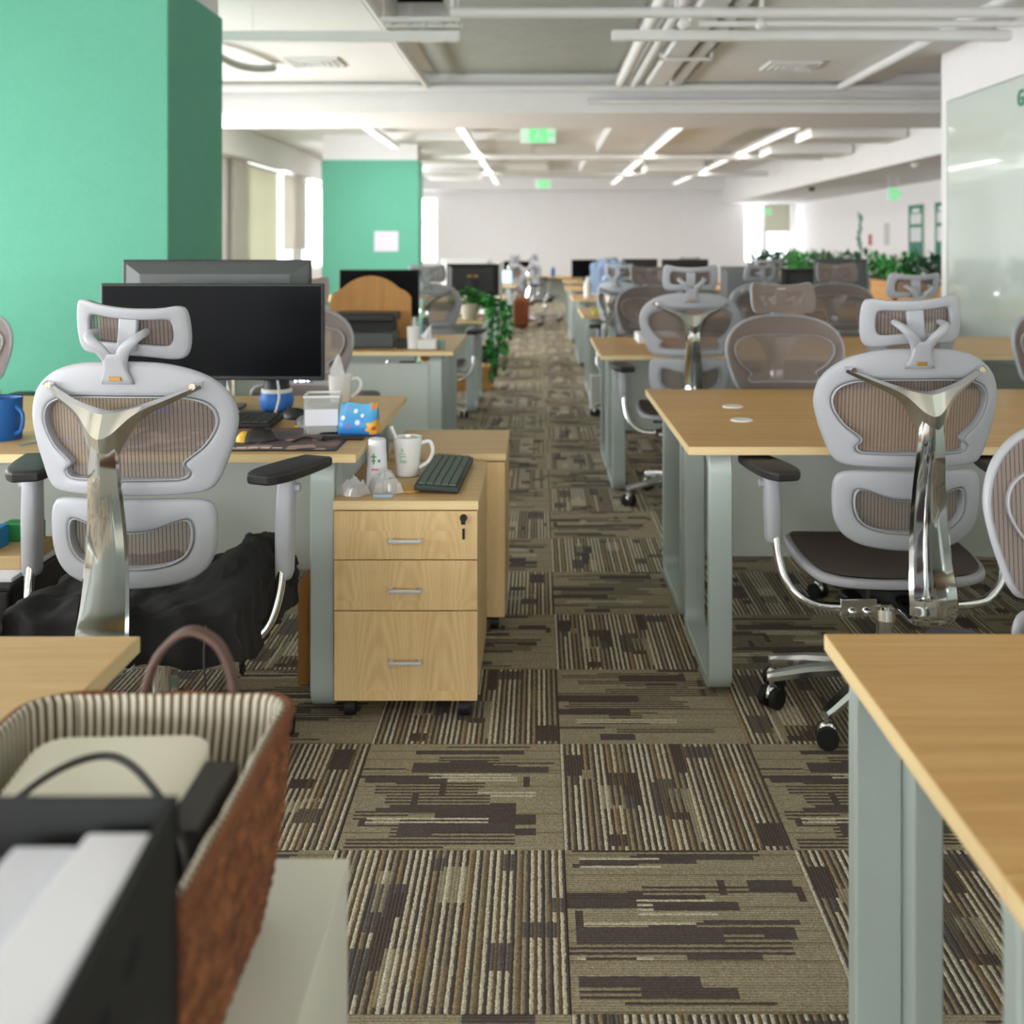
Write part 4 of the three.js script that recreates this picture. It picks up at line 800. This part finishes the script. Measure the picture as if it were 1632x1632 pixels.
{
  const b = thing('blue_container', 'blue plastic container at the left edge of the desk', 'container', [-1.62, DH, -3.22]);
  mesh('tub', lathe([[0, 0.004], [0.05, 0.004], [0.062, 0.12], [0.066, 0.125], [0.064, 0.0], [0, 0]], 30), m.blueDark, b); mesh('carry_handle', tube([[0.06, 0.1, 0.02], [0.085, 0.08, 0.03], [0.08, 0.03, 0.03], [0.058, 0.02, 0.02]], 0.006, 20, 8), m.blueDark, b);
}
{
  const b = thing('pill_bottle', 'small white bottle beside the blue container', 'bottle', [-1.575, DH, -3.42]);
  mesh('body', lathe([[0, 0], [0.02, 0], [0.022, 0.01], [0.022, 0.055], [0.014, 0.066], [0.013, 0.07]]), m.white, b); mesh('cap', cyl(0.016, 0.016, 0.02, 0, 0.08, 0), m.paper, b);
}
tag(mesh('blue_cable', tube([[-1.5, 0.744, -3.1], [-1.42, 0.744, -3.2], [-1.35, 0.744, -3.12], [-1.28, 0.744, -3.22], [-1.25, 0.744, -3.3]], 0.0035, 30, 8), std(0x8fa0ae, 0.5)), 'pale blue cable along the left desk front', 'cable');
tag(mesh('pen_pot', M([cyl(0.03, 0.03, 0.09, -1.24, DH + 0.045, -3.55, 20), cyl(0.004, 0.004, 0.1, -1.25, DH + 0.12, -3.55, 8), cyl(0.004, 0.004, 0.11, -1.235, DH + 0.12, -3.545, 8)]), m.blueDark), 'blue pen pot seen through the chair mesh', 'pen pot');

// under the desk at the left: crate with books
{
  const c = thing('storage_crate', 'black storage crate beside the near left chair', 'crate', [-1.56, 0, -2.92]);
  mesh('body', box(0.42, 0.44, 0.36, 0, 0.22, 0, 0.012), m.black, c); mesh('rim', box(0.44, 0.02, 0.38, 0, 0.445, 0, 0.008), m.bezel, c);
}
tag(mesh('magazine', box(0.40, 0.012, 0.30, -1.55, 0.461, -2.90, 0.003), m.paper), 'white magazine on top of the black crate', 'magazine');
tag(mesh('book', box(0.28, 0.035, 0.2, -1.5, 0.4848, -2.92, 0.003), std(0xc9ab7c, 0.7)), 'tan hardcover book on the black crate', 'book');
tag(mesh('carton', box(0.14, 0.055, 0.12, -1.52, 0.53, -2.88, 0.003), std(0x2c86cc, 0.55)), 'blue carton on top of the tan book', 'box');
tag(mesh('carton', box(0.10, 0.05, 0.05, -1.43, 0.528, -2.98, 0.003), std(0x3a9a58, 0.55)), 'green carton beside the blue one on tan book', 'box');
tag(mesh('red_pouch', ball(1, -1.46, 0.31, -2.45, 0.07, 0.03, 0.06), m.red), 'red pouch at the left behind near left desk', 'pouch');
scene.getObjectByName('red_pouch').position.set(0.25, 0.41, 0.77);
tag(mesh('cardboard_sheet', box(0.035, 0.30, 0.28, -0.705, 0.15, -3.36, 0.002), m.cardboard), 'flat cardboard box standing under the left desk', 'box');

// black jacket over the seat of the near left chair
{
  const j = thing('jacket', 'crumpled black jacket draped over the near left chair seat', 'jacket', [-0.962, -0.045, -2.73], -3 * D);
  const rows = [], n = 44; for (let i = 0; i <= n; i++) { const row = []; for (let k = 0; k <= n; k++) {
    const a = (i / n - 0.5) * 0.86, b = (k / n - 0.5) * 0.62 + 0.06, ox = Math.max(0, Math.abs(a) - 0.265), oz = Math.max(0, b - 0.225);
    const f = P5.noise(a * 9, b * 9, 2.2), f2 = P5.noise(a * 22, b * 20, 5.1), fold = P5.noise(b * 22, 3.3, 0.5);
    let x = Math.sign(a) * (Math.min(Math.abs(a), 0.265) + (ox > 0 ? 0.012 + 0.018 * Math.abs(fold) + 0.05 * ox : 0)), y = 0.508 + 0.03 * f + 0.016 * f2 - ox * 0.92 - oz * 0.95, z = Math.min(b, 0.225) + (oz > 0 ? 0.018 * P5.noise(a * 22, 1.2, 4) + 0.01 : 0);
    y += 0.10 * Math.exp(-(((a - 0.22) / 0.09) ** 2) - (((b - 0.02) / 0.14) ** 2)); y = Math.max(y, 0.385 + 0.03 * f);
    row.push([x + 0.006 * f2, y, z]); } rows.push(row); }
  mesh('body', fromGrid(rows), std(0x1a191a, 0.88, 0, { side: THREE.DoubleSide, bumpMap: noiseT, bumpScale: 0.0008 }), j);
  const lump = (cx, cy, cz, rx, ry, rz, s) => { const g = new THREE.SphereGeometry(1, 36, 26), p = g.attributes.position; for (let i = 0; i < p.count; i++) { const v = V(p.getX(i), p.getY(i), p.getZ(i)), k = 1 + 0.22 * P5.noise(v.x * 2.2 + s, v.y * 3, v.z * 2.2) + 0.12 * Math.abs(P5.noise(v.x * 5, v.y * 5 + s, v.z * 5)); p.setXYZ(i, cx + v.x * rx * k, cy + v.y * ry * k, cz + v.z * rz * k); } g.computeVertexNormals(); return g; };
  mesh('hood', lump(0.235, 0.545, 0.03, 0.058, 0.075, 0.1, 1), m.cloth, j);
  mesh('sleeve', lump(0.215, 0.50, -0.16, 0.09, 0.09, 0.06, 4), m.cloth, j);
  mesh('drawstring', tube([[0.20, 0.50, 0.22], [0.205, 0.42, 0.25], [0.21, 0.28, 0.24], [0.21, 0.20, 0.23]], 0.0028, 16, 6), std(0x4a4650, 0.7), j);
}

// ------------------------------------------------------------------ near left: white cabinet, basket, file box
{
  const c = thing('white_cabinet', 'low white cabinet under the wicker basket', 'cabinet', [-0.4015, 0, -0.78]);
  mesh('body', box(0.357, 0.575, 0.95, 0, 0.2875, 0, 0.002), m.whiteBox, c); mesh('top_board', box(0.361, 0.025, 0.954, 0, 0.5875, 0, 0.002), m.whiteBox, c);
}
const stripeT = tex(64, 8, (u, v, x) => { const p = Math.abs(u - 0.5) * 2, n = (hash(x, 0, 3) - 0.5) * 8; return (p > 0.58 ? [84, 58, 42] : [208, 202, 182]).map((k) => k + n); }, true, [100, 1]);
const weaveT = tex(256, 256, (u, v) => {
  const r = v * 16, row = Math.floor(r), x = u * 12 + (row % 2) * 0.5, k = hash(Math.floor(x) + 3, row, 8), n = vnoise(u * 90, v * 90, 90, 90, 4);
  return mix3([132, 80, 42], [94, 50, 26], k).map((q) => q * (0.82 + 0.36 * n));
}, true, [4, 4]);
const strand = (u, v) => { const r = v * 64, row = Math.floor(r), x = u * 48 + (((row % 2) + 2) % 2) * 0.5, b = Math.abs(x - Math.floor(x) - 0.5) * 2; return Math.sin((r - row) * Math.PI) * (1 - b * b * 0.9); };   // height of a woven strand, 0 to 1
{
  const bk = thing('wicker_basket', 'brown wicker basket with striped cloth lining', 'basket', [-0.416, 0.60, -0.995]);
  const rect = (hw, hd, r, n = 120) => { const out = [], per = 4 * (hw + hd) - 8 * r + 2 * Math.PI * r; for (let i = 0; i < n; i++) { let s = i / n * per; const segs = [[2 * hw - 2 * r, 0], [Math.PI / 2 * r, 1], [2 * hd - 2 * r, 2], [Math.PI / 2 * r, 3], [2 * hw - 2 * r, 4], [Math.PI / 2 * r, 5], [2 * hd - 2 * r, 6], [Math.PI / 2 * r, 7]]; let k = 0; while (k < 7 && s > segs[k][0]) { s -= segs[k][0]; k++; } const a = s / r; const f = [[-hw + r + s, -hd], [hw - r + r * Math.sin(a), -hd + r - r * Math.cos(a)], [hw, -hd + r + s], [hw - r + r * Math.cos(a), hd - r + r * Math.sin(a)], [hw - r - s, hd], [-hw + r - r * Math.sin(a), hd - r + r * Math.cos(a)], [-hw, hd - r - s], [-hw + r - r * Math.cos(a), -hd + r - r * Math.sin(a)]][k]; out.push([f[0], f[1], i / n * per]); } return out; };
  const wall = (spec, n = 160) => { const rs = spec.map(([hw, hd, r, y]) => rect(hw, hd, r, n).map(([x, z, s], i) => [x, y, z, s])); rs.forEach((r) => r.push([...r[0].slice(0, 3), r[n - 1][3] + r[1][3]])); const per = rs.map((r) => r); return fromGrid(rs.map((r) => r.map((p) => p.slice(0, 3))), false, false, (i, j) => [per[0][j][3], spec[i][3] + (i > spec.length ? 0 : 0)]); };
  const N = 84, spec = []; for (let i = 0; i <= N; i++) { const t = i / N; spec.push([0.123 + 0.022 * t + 0.006 * Math.sin(t * 3), 0.168 + 0.034 * t + 0.006 * Math.sin(t * 3), 0.04, 0.002 + 0.208 * t]); }
  const side = wall(spec, 520); { const p = side.attributes.position, n = side.attributes.normal, uv = side.attributes.uv; for (let i = 0; i < p.count; i++) { const h = 0.0042 * strand(uv.getX(i), uv.getY(i)) + 0.0012 * P5.noise(p.getX(i) * 90, p.getY(i) * 90, p.getZ(i) * 90), s = Math.sign(n.getX(i) * p.getX(i) + n.getZ(i) * p.getZ(i)) || 1; p.setXYZ(i, p.getX(i) + s * n.getX(i) * h, p.getY(i), p.getZ(i) + s * n.getZ(i) * h); } side.computeVertexNormals(); }
  mesh('woven_side', side, std(0xffffff, 0.85, 0, { map: weaveT, side: THREE.DoubleSide }), bk);
  mesh('bottom', box(0.23, 0.006, 0.32, 0, 0.005, 0), std(0x7a4a26, 0.9), bk);
  const rim = rect(0.147, 0.204, 0.045, 90).map(([x, z]) => V(x, 0.213 + 0.0015 * Math.sin(x * 60), z));
  mesh('rope_rim', new THREE.TubeGeometry(new THREE.CatmullRomCurve3(rim, true), 240, 0.0065, 8, true), std(0xffffff, 0.9, 0, { map: weaveT }), bk);
  const ls = [[0.1425, 0.1995, 0.043, 0.213], [0.1415, 0.1985, 0.042, 0.219], [0.138, 0.195, 0.04, 0.220], [0.134, 0.191, 0.04, 0.214], [0.132, 0.188, 0.04, 0.19], [0.128, 0.180, 0.038, 0.13], [0.118, 0.166, 0.036, 0.06], [0.112, 0.158, 0.034, 0.012]];
  const lin = wall(ls); { const p = lin.attributes.position; for (let i = 0; i < p.count; i++) { const y = p.getY(i), k = 0.02 * P5.noise(p.getX(i) * 24, y * 8, p.getZ(i) * 24); p.setXYZ(i, p.getX(i) * (1 + k), y, p.getZ(i) * (1 + k)); } lin.computeVertexNormals(); }
  mesh('striped_lining', lin, std(0xffffff, 0.9, 0, { map: stripeT, side: THREE.DoubleSide }), bk);
  for (const s of [-1]) { const cv = new THREE.CatmullRomCurve3([V(-0.028, 0.17, s * 0.212), V(-0.026, 0.22, s * 0.214), V(-0.008, 0.262, s * 0.215), V(0.022, 0.283, s * 0.216), V(0.052, 0.270, s * 0.216), V(0.070, 0.235, s * 0.214), V(0.076, 0.17, s * 0.212)]), st = []; for (let i = 0; i <= 30; i++) { const p = cv.getPoint(i / 30), d = cv.getTangent(i / 30), u = V(0, 0, 1), r = d.clone().cross(u).normalize(); st.push({ p: p.toArray(), r: r.toArray(), u: u.toArray() }); } mesh('leather_handle', sweep(st, () => [[-0.004, -0.007], [-0.002, -0.009], [0.002, -0.009], [0.004, -0.007], [0.004, 0.007], [0.002, 0.009], [-0.002, 0.009], [-0.004, 0.007]]), m.leather, bk); }
}
{
  const r = thing('cream_box', 'cream rounded box lying in the wicker basket', 'box', [-0.424, 0.757, -1.015], 2 * D); r.rotation.x = 0.10;
  const s = new THREE.Shape(), w = 0.086, h = 0.108, q = 0.03; s.moveTo(-w + q, -h); s.lineTo(w - q, -h); s.quadraticCurveTo(w, -h, w, -h + q); s.lineTo(w, h - q); s.quadraticCurveTo(w, h, w - q, h); s.lineTo(-w + q, h); s.quadraticCurveTo(-w, h, -w, h - q); s.lineTo(-w, -h + q); s.quadraticCurveTo(-w, -h, -w + q, -h);
  mesh('lid', crease(new THREE.ExtrudeGeometry(s, { depth: 0.022, bevelEnabled: true, bevelThickness: 0.004, bevelSize: 0.004, bevelSegments: 3, curveSegments: 10 }).rotateX(-Math.PI / 2).translate(0, 0.012, 0), 0.6), m.cream, r);
  mesh('seam', crease(new THREE.ExtrudeGeometry(s, { depth: 0.012, bevelEnabled: false, curveSegments: 10 }).rotateX(-Math.PI / 2).translate(0, -0.003, 0), 0.6), std(0xb8b09a, 0.6), r);
}
tag(mesh('dark_box', M([box(0.034, 0.14, 0.13, -0.318, 0.73, -1.015, 0.003)]), std(0x2a2521, 0.6)), 'dark brown upright box at the basket right side', 'box');
tag(mesh('black_cable', tube([[-0.535, 0.70, -0.86], [-0.515, 0.768, -0.93], [-0.455, 0.828, -0.985], [-0.40, 0.842, -1.0], [-0.345, 0.822, -0.97], [-0.305, 0.785, -0.93], [-0.298, 0.73, -0.885], [-0.31, 0.69, -0.87], [-0.322, 0.735, -0.885], [-0.318, 0.79, -0.92]], 0.0036, 90, 10), m.cable), 'black cable arching over the cream box', 'cable');
{
  const f = thing('file_box', 'black perforated file box in the lower left corner', 'file box', [-0.386, 0.60, -0.615]);
  const w = 0.262, d = 0.29, hb = 0.328, hf = 0.29, t = 0.006, fm = std(0x0b0b0d, 0.6);
  const sideS = () => { const s = new THREE.Shape([[d / 2, 0], [-d / 2, 0], [-d / 2, hf], [d / 2, hb]].map(([a, b]) => new THREE.Vector2(a, b))); for (const [a, b, rx, ry, tl] of [[0.06, 0.27, 0.016, 0.008, 0.6], [0.0, 0.255, 0.03, 0.008, 0.4], [0.055, 0.21, 0.026, 0.009, 0.8], [-0.02, 0.2, 0.03, 0.010, 0.6], [0.06, 0.14, 0.026, 0.01, 0.8], [-0.02, 0.13, 0.03, 0.01, 0.6], [0.05, 0.07, 0.03, 0.01, 0.7], [-0.04, 0.06, 0.03, 0.01, 0.6], [-0.09, 0.23, 0.02, 0.009, 0.6], [-0.09, 0.15, 0.022, 0.01, 0.6]]) { const p = new THREE.Path(); p.absellipse(a, b, rx, ry, 0, Math.PI * 2, true, tl); s.holes.push(p); } return new THREE.ExtrudeGeometry(s, { depth: t, bevelEnabled: false, curveSegments: 10 }).rotateY(Math.PI / 2); };
  for (const sx of [-1, 1]) mesh('side_panel', sideS().translate(sx * (w / 2 - t / 2) - t / 2, 0, 0), fm, f);
  mesh('back_panel', span(-w / 2, w / 2, 0, hb, -d / 2, -d / 2 + t), fm, f); mesh('front_panel', span(-w / 2, w / 2, 0, 0.12, d / 2 - t, d / 2), fm, f); mesh('base', span(-w / 2, w / 2, 0, t, -d / 2, d / 2), fm, f);
  for (const x of [-0.046, 0.0]) mesh('divider', span(x - 0.002, x + 0.002, t, 0.20, -d / 2 + t, d / 2 - t), fm, f);
}
for (const [x0, x1, h, z0, mt, label] of [[-0.312, -0.2625, 0.312, -0.742, m.paper, 'thick white paper folder beside the right wall of file box'], [-0.36, -0.316, 0.306, -0.736, std(0xdedfe8, 0.85), 'white paper folder in the middle of the file box'], [-0.425, -0.39, 0.292, -0.722, m.paper, 'white paper folder left in the file box'], [-0.47, -0.436, 0.25, -0.71, std(0xb9d6cf, 0.8), 'pale green folder at the left of the file box']])
  tag(mesh('paper_folder', span(x0, x1, 0.607, 0.60 + h, z0, -0.49, 0.003), mt), label, 'folder', 'folders in the file box');

// ------------------------------------------------------------------ second and third left desks
{
  const b = thing('arched_board', 'arched light wood board standing on second left desk', 'board', [-1.005, DH, -6.45]);
  const s = new THREE.Shape(); s.moveTo(-0.24, 0); s.lineTo(0.24, 0); s.lineTo(0.24, 0.27); s.quadraticCurveTo(0.22, 0.31, 0.17, 0.325); s.quadraticCurveTo(0.1, 0.395, 0, 0.4); s.quadraticCurveTo(-0.1, 0.395, -0.17, 0.325); s.quadraticCurveTo(-0.22, 0.31, -0.24, 0.27); s.lineTo(-0.24, 0);
  mesh('board', muv(new THREE.ExtrudeGeometry(s, { depth: 0.018, bevelEnabled: true, bevelThickness: 0.002, bevelSize: 0.002, bevelSegments: 1 }), true), m.planter, b);
  mesh('foot', M([span(-0.22, -0.2, 0, 0.05, -0.1, 0), span(0.2, 0.22, 0, 0.05, -0.1, 0)]), m.planter, b);
}
{
  const p = thing('printer', 'black printer in front of the arched board', 'printer', [-1.0, DH, -6.22]);
  mesh('lower_body', box(0.36, 0.09, 0.26, 0, 0.045, 0, 0.012), m.monBack, p); mesh('paper_slot', box(0.33, 0.06, 0.2, 0, 0.12, -0.01), m.rubber, p); mesh('lid', box(0.37, 0.05, 0.27, 0, 0.172, -0.005, 0.012), m.bezel, p);
}
mug('white cup with straw on second left desk', [-0.705, DH, -6.05], 90 * D, 0.032, 0.038, 0.125);
tag(mesh('drinking_straw', cyl(0.005, 0.005, 0.16, -0.70, DH + 0.1, -6.05, 10).rotateZ(0), m.white), 'white straw in the cup on second left desk', 'straw');
{
  const t = thing('tissue_box', 'white tissue box with upright tissue on second left desk', 'tissue box', [-0.622, DH, -6.03]);
  mesh('case', box(0.11, 0.06, 0.09, 0, 0.03, 0, 0.012), m.white, t); mesh('tissue', crease(new THREE.ConeGeometry(0.035, 0.085, 5, 1).rotateZ(-0.35).translate(0.005, 0.10, 0), 0.2), m.paper, t);
}
tag(mesh('small_box', box(0.06, 0.05, 0.1, -0.775, DH + 0.025, -6.12, 0.006), m.bezel), 'small black box right of the printer', 'box');
tag(mesh('small_cup', lathe([[0, 0], [0.02, 0], [0.024, 0.05], [0.022, 0.05], [0.018, 0.004]]).translate(-0.545, DH, -6.05), std(0x9fb6ae, 0.5)), 'small grey green cup at second desk corner', 'cup');
function leafGeo(l, w) { const g = fromGrid([[[0, 0, 0], [0, 0, 0], [0, 0, 0]], [[-w, 0.25 * w, -l * 0.35], [0, 0, -l * 0.38], [w, 0.25 * w, -l * 0.35]], [[-w * 0.75, 0.1 * w, -l * 0.68], [0, -0.15 * w, -l * 0.7], [w * 0.75, 0.1 * w, -l * 0.68]], [[0, -0.35 * w, -l], [0, -0.35 * w, -l], [0, -0.35 * w, -l]]]); return g; }
function foliage(list) { return M(list.map(([x, y, z, l, w, ry, rx]) => leafGeo(l, w).rotateX(rx).rotateY(ry).translate(x, y, z))); }
{
  const p = thing('potted_ivy', 'pale pot of green ivy trailing over the desk end', 'plant', [-0.545, DH, -8.5]);
  mesh('pot', lathe([[0, 0.005], [0.05, 0], [0.055, 0.01], [0.075, 0.125], [0.078, 0.13], [0.07, 0.13], [0.06, 0.02], [0, 0.015]], 28), m.terracotta, p);
  const L = []; for (let k = 0; k < 90; k++) { const a = rr(0, 6.28), r = rr(0, 0.15); L.push([Math.cos(a) * r, 0.13 + rr(0, 0.13) * (1 - r * 3), Math.sin(a) * r, rr(0.05, 0.08), rr(0.02, 0.03), a + rr(-0.6, 0.6), rr(-0.4, 0.6)]); }
  const stems = []; for (let s = 0; s < 9; s++) { const zx = rr(-0.09, 0.12), len = rr(0.25, 0.62), ex = rr(0.12, 0.27); const pts = [[0.02, 0.14, zx * 0.3], [0.07 + ex * 0.3, 0.18, zx * 0.7], [ex + 0.03, 0.10, zx], [ex + 0.04, 0.10 - len * 0.5, zx + 0.01], [ex + rr(-0.02, 0.02) + 0.02, 0.10 - len, zx]]; const cv = new THREE.CatmullRomCurve3(pts.map((q) => V(...q))); stems.push(new THREE.TubeGeometry(cv, 18, 0.003, 5)); for (let t = 0.1; t < 1; t += 0.045) { const q = cv.getPoint(t); for (let e = 0; e < 2; e++) L.push([q.x + rr(-0.02, 0.02), q.y + rr(-0.02, 0.02), q.z + rr(-0.02, 0.02), rr(0.045, 0.075), rr(0.018, 0.028), rr(0, 6.28), rr(-1.2, 0.1)]); } }
  const f = mesh('leaves', foliage(L), m.leaf, p); f.userData.kind = 'stuff'; mesh('stems', M(stems), m.leafDark, p);
}
{
  const p = thing('potted_plant', 'small slender plant beside the far green column', 'plant', [-1.52, DH, -6.8]);
  mesh('pot', lathe([[0, 0], [0.04, 0], [0.052, 0.09], [0.046, 0.09], [0.036, 0.01]]), m.terracotta, p);
  const L = []; for (let k = 0; k < 26; k++) L.push([rr(-0.05, 0.09), rr(0.1, 0.42), rr(-0.04, 0.04), rr(0.06, 0.11), rr(0.012, 0.02), rr(0, 6.28), rr(0.1, 1.1)]);
  const f = mesh('leaves', foliage(L), m.leaf, p); f.userData.kind = 'stuff'; mesh('stem', tube([[0, 0.08, 0], [0.01, 0.25, 0], [0.04, 0.42, 0]], 0.004, 10, 6), m.leafDark, p);
}
tag(mesh('cardboard_carton', box(0.34, 0.22, 0.26, -0.6, 0.11, -9.95, 0.003), m.planter), 'tan carton on the floor under the ivy desk', 'box');
tag(mesh('waste_bin', lathe([[0, 0.004], [0.10, 0], [0.13, 0.30], [0.125, 0.30], [0.096, 0.012]]).translate(-0.52, 0, -10.9), m.black), 'black waste bin under the ivy leaves', 'bin');
tag(mesh('orange_tag', box(0.045, 0.045, 0.02, -0.67, 0.98, -8.28), std(0xd2692f, 0.6)), 'orange note seen through the chair by the ivy', 'note');
tag(mesh('brown_bag', M([crease(new RoundedBoxGeometry(0.26, 0.5, 0.3, 4, 0.09), 0.6).translate(-0.28, 0.25, -17.35), tube([[-0.34, 0.49, -17.3], [-0.3, 0.6, -17.35], [-0.24, 0.49, -17.4]], 0.012, 16, 8)]), std(0x8c4a24, 0.6)), 'reddish brown bag on the floor at the aisle end', 'bag');
tag(mesh('post_lamp', M([cyl(0.022, 0.022, 0.40, -0.335, DH + 0.24, -9.3, 14), cyl(0.07, 0.07, 0.03, -0.335 - 0.1, DH + 0.015, -9.3, 20), box(0.12, 0.02, 0.03, -0.38, DH + 0.03, -9.3)]), m.white), 'white upright post lamp beside the badge monitor', 'lamp');

// things on the far right desks
function bottle(label, x, y, z, h, r, body, cap) {
  const b = thing('bottle', label, 'bottle', [x, y, z], 0, 'bottles on the far desks');
  mesh('body', lathe([[0, 0], [r * 0.95, 0], [r, 0.01], [r, h * 0.62], [r * 0.45, h * 0.82], [r * 0.42, h * 0.9]]), body, b); mesh('cap', cyl(r * 0.46, r * 0.46, h * 0.1, 0, h * 0.94, 0, 16), cap, b);
}
bottle('tall white bottle with red cap on third right desk', 0.63, DH, -9.5, 0.25, 0.035, m.white, m.red);
bottle('white bottle below the blue jacket', 0.55, DH, -12.0, 0.24, 0.04, m.white, m.white);
bottle('blue bottle on the farthest desk, left of centre', -0.02, DH, -20.4, 0.2, 0.04, m.blue, m.white);
bottle('blue bottle on the farthest desk, right of centre', 0.28, DH, -20.5, 0.22, 0.04, m.blueDark, m.white);
bottle('white bottle on the farthest desk by the dark monitor', -0.25, DH, -20.4, 0.2, 0.045, m.white, m.red);
tag(mesh('white_box', box(0.12, 0.28, 0.12, 0.48, 0.29, -8.68, 0.01), m.white), 'white upright box below third right desk', 'box');
scene.getObjectByName('white_box').position.y = -0.15;
tag(mesh('document_tray', M([box(0.32, 0.015, 0.24, 0.62, DH + 0.008, -9.15, 0.004), box(0.32, 0.05, 0.008, 0.62, DH + 0.03, -9.27)]), std(0xd8cc6a, 0.6)), 'yellowish document tray on third right desk', 'tray');
tag(mesh('paper_stack', box(0.24, 0.05, 0.3, 0.72, DH + 0.025, -6.55, 0.004), m.paper), 'white paper stack left of the upright chair', 'paper');
tag(mesh('snack_box', box(0.14, 0.05, 0.1, 0.74, DH + 0.025, -6.2, 0.006), std(0xd08a3a, 0.6)), 'orange snack box left of the upright chair', 'box');
tag(mesh('round_ornament', ball(0.075, 1.36, DH + 0.06, -6.5, 1, 0.85, 1), m.white), 'round white object left of the facing chair headrest', 'ornament');
{
  const rows = []; for (let i = 0; i <= 20; i++) { const row = []; for (let k = 0; k <= 20; k++) { const u = i / 20 - 0.5, v = k / 20; row.push([u * 0.46 + 0.03 * P5.noise(v * 6, u * 4, 1), 1.16 - Math.abs(v - 0.4) * 0.75 - 0.25 * u * u + 0.02 * P5.noise(u * 12, v * 5, 3), (v - 0.4) * 0.14 + 0.035 * P5.noise(u * 12, v * 4, 7)]); } rows.push(row); }
  const j = mesh('blue_jacket', fromGrid(rows), std(0x8a9fbd, 0.85, 0, { side: THREE.DoubleSide })); j.position.set(0.88, 0, -13.62); j.rotation.y = -20 * D;
  tag(j, 'pale blue jacket hung over a far chair back', 'jacket');
}
// planter row before the right wall
[[11.3, 'nearest wooden planter with dense plants by the partition'], [12.75, 'second wooden planter with dense plants on the right'], [14.2, 'third wooden planter in the right row'], [15.65, 'fourth wooden planter in the right row'], [17.1, 'fifth wooden planter in the right row'], [18.55, 'sixth wooden planter in the right row'], [20.0, 'farthest wooden planter near the right window']].forEach(([d, label], i) => {
  const p = thing('wooden_planter', label, 'planter', [4.22, 0, -d], 0, 'wooden planters on the right');
  mesh('box', box(0.42, 0.92, 1.3, 0, 0.46, 0, 0.008, true), m.planter, p);
  for (let k = 0; k < 4; k++) mesh('board', box(0.012, 0.2, 1.29, -0.215, 0.13 + k * 0.22, 0, 0.003), m.planter, p);
  mesh('soil', box(0.36, 0.02, 1.22, 0, 0.925, 0), m.soilBrown, p);
  const L = []; for (let k = 0; k < 260; k++) { const z = rr(-0.62, 0.62), hgt = 0.16 + 0.12 * Math.abs(Math.sin(z * 7 + i)); L.push([rr(-0.2, 0.2), 0.93 + rr(0, hgt), z, rr(0.09, 0.16), rr(0.02, 0.035), rr(0, 6.28), rr(-0.3, 1.1)]); }
  const f = mesh('leaves', foliage(L), i % 3 === 1 ? m.leaf : m.leafDark, p); f.userData.kind = 'stuff';
});
scene.traverse((o) => { if (o.isMesh) { o.castShadow = true; o.receiveShadow = true; } });
renderer.render(scene, camera);
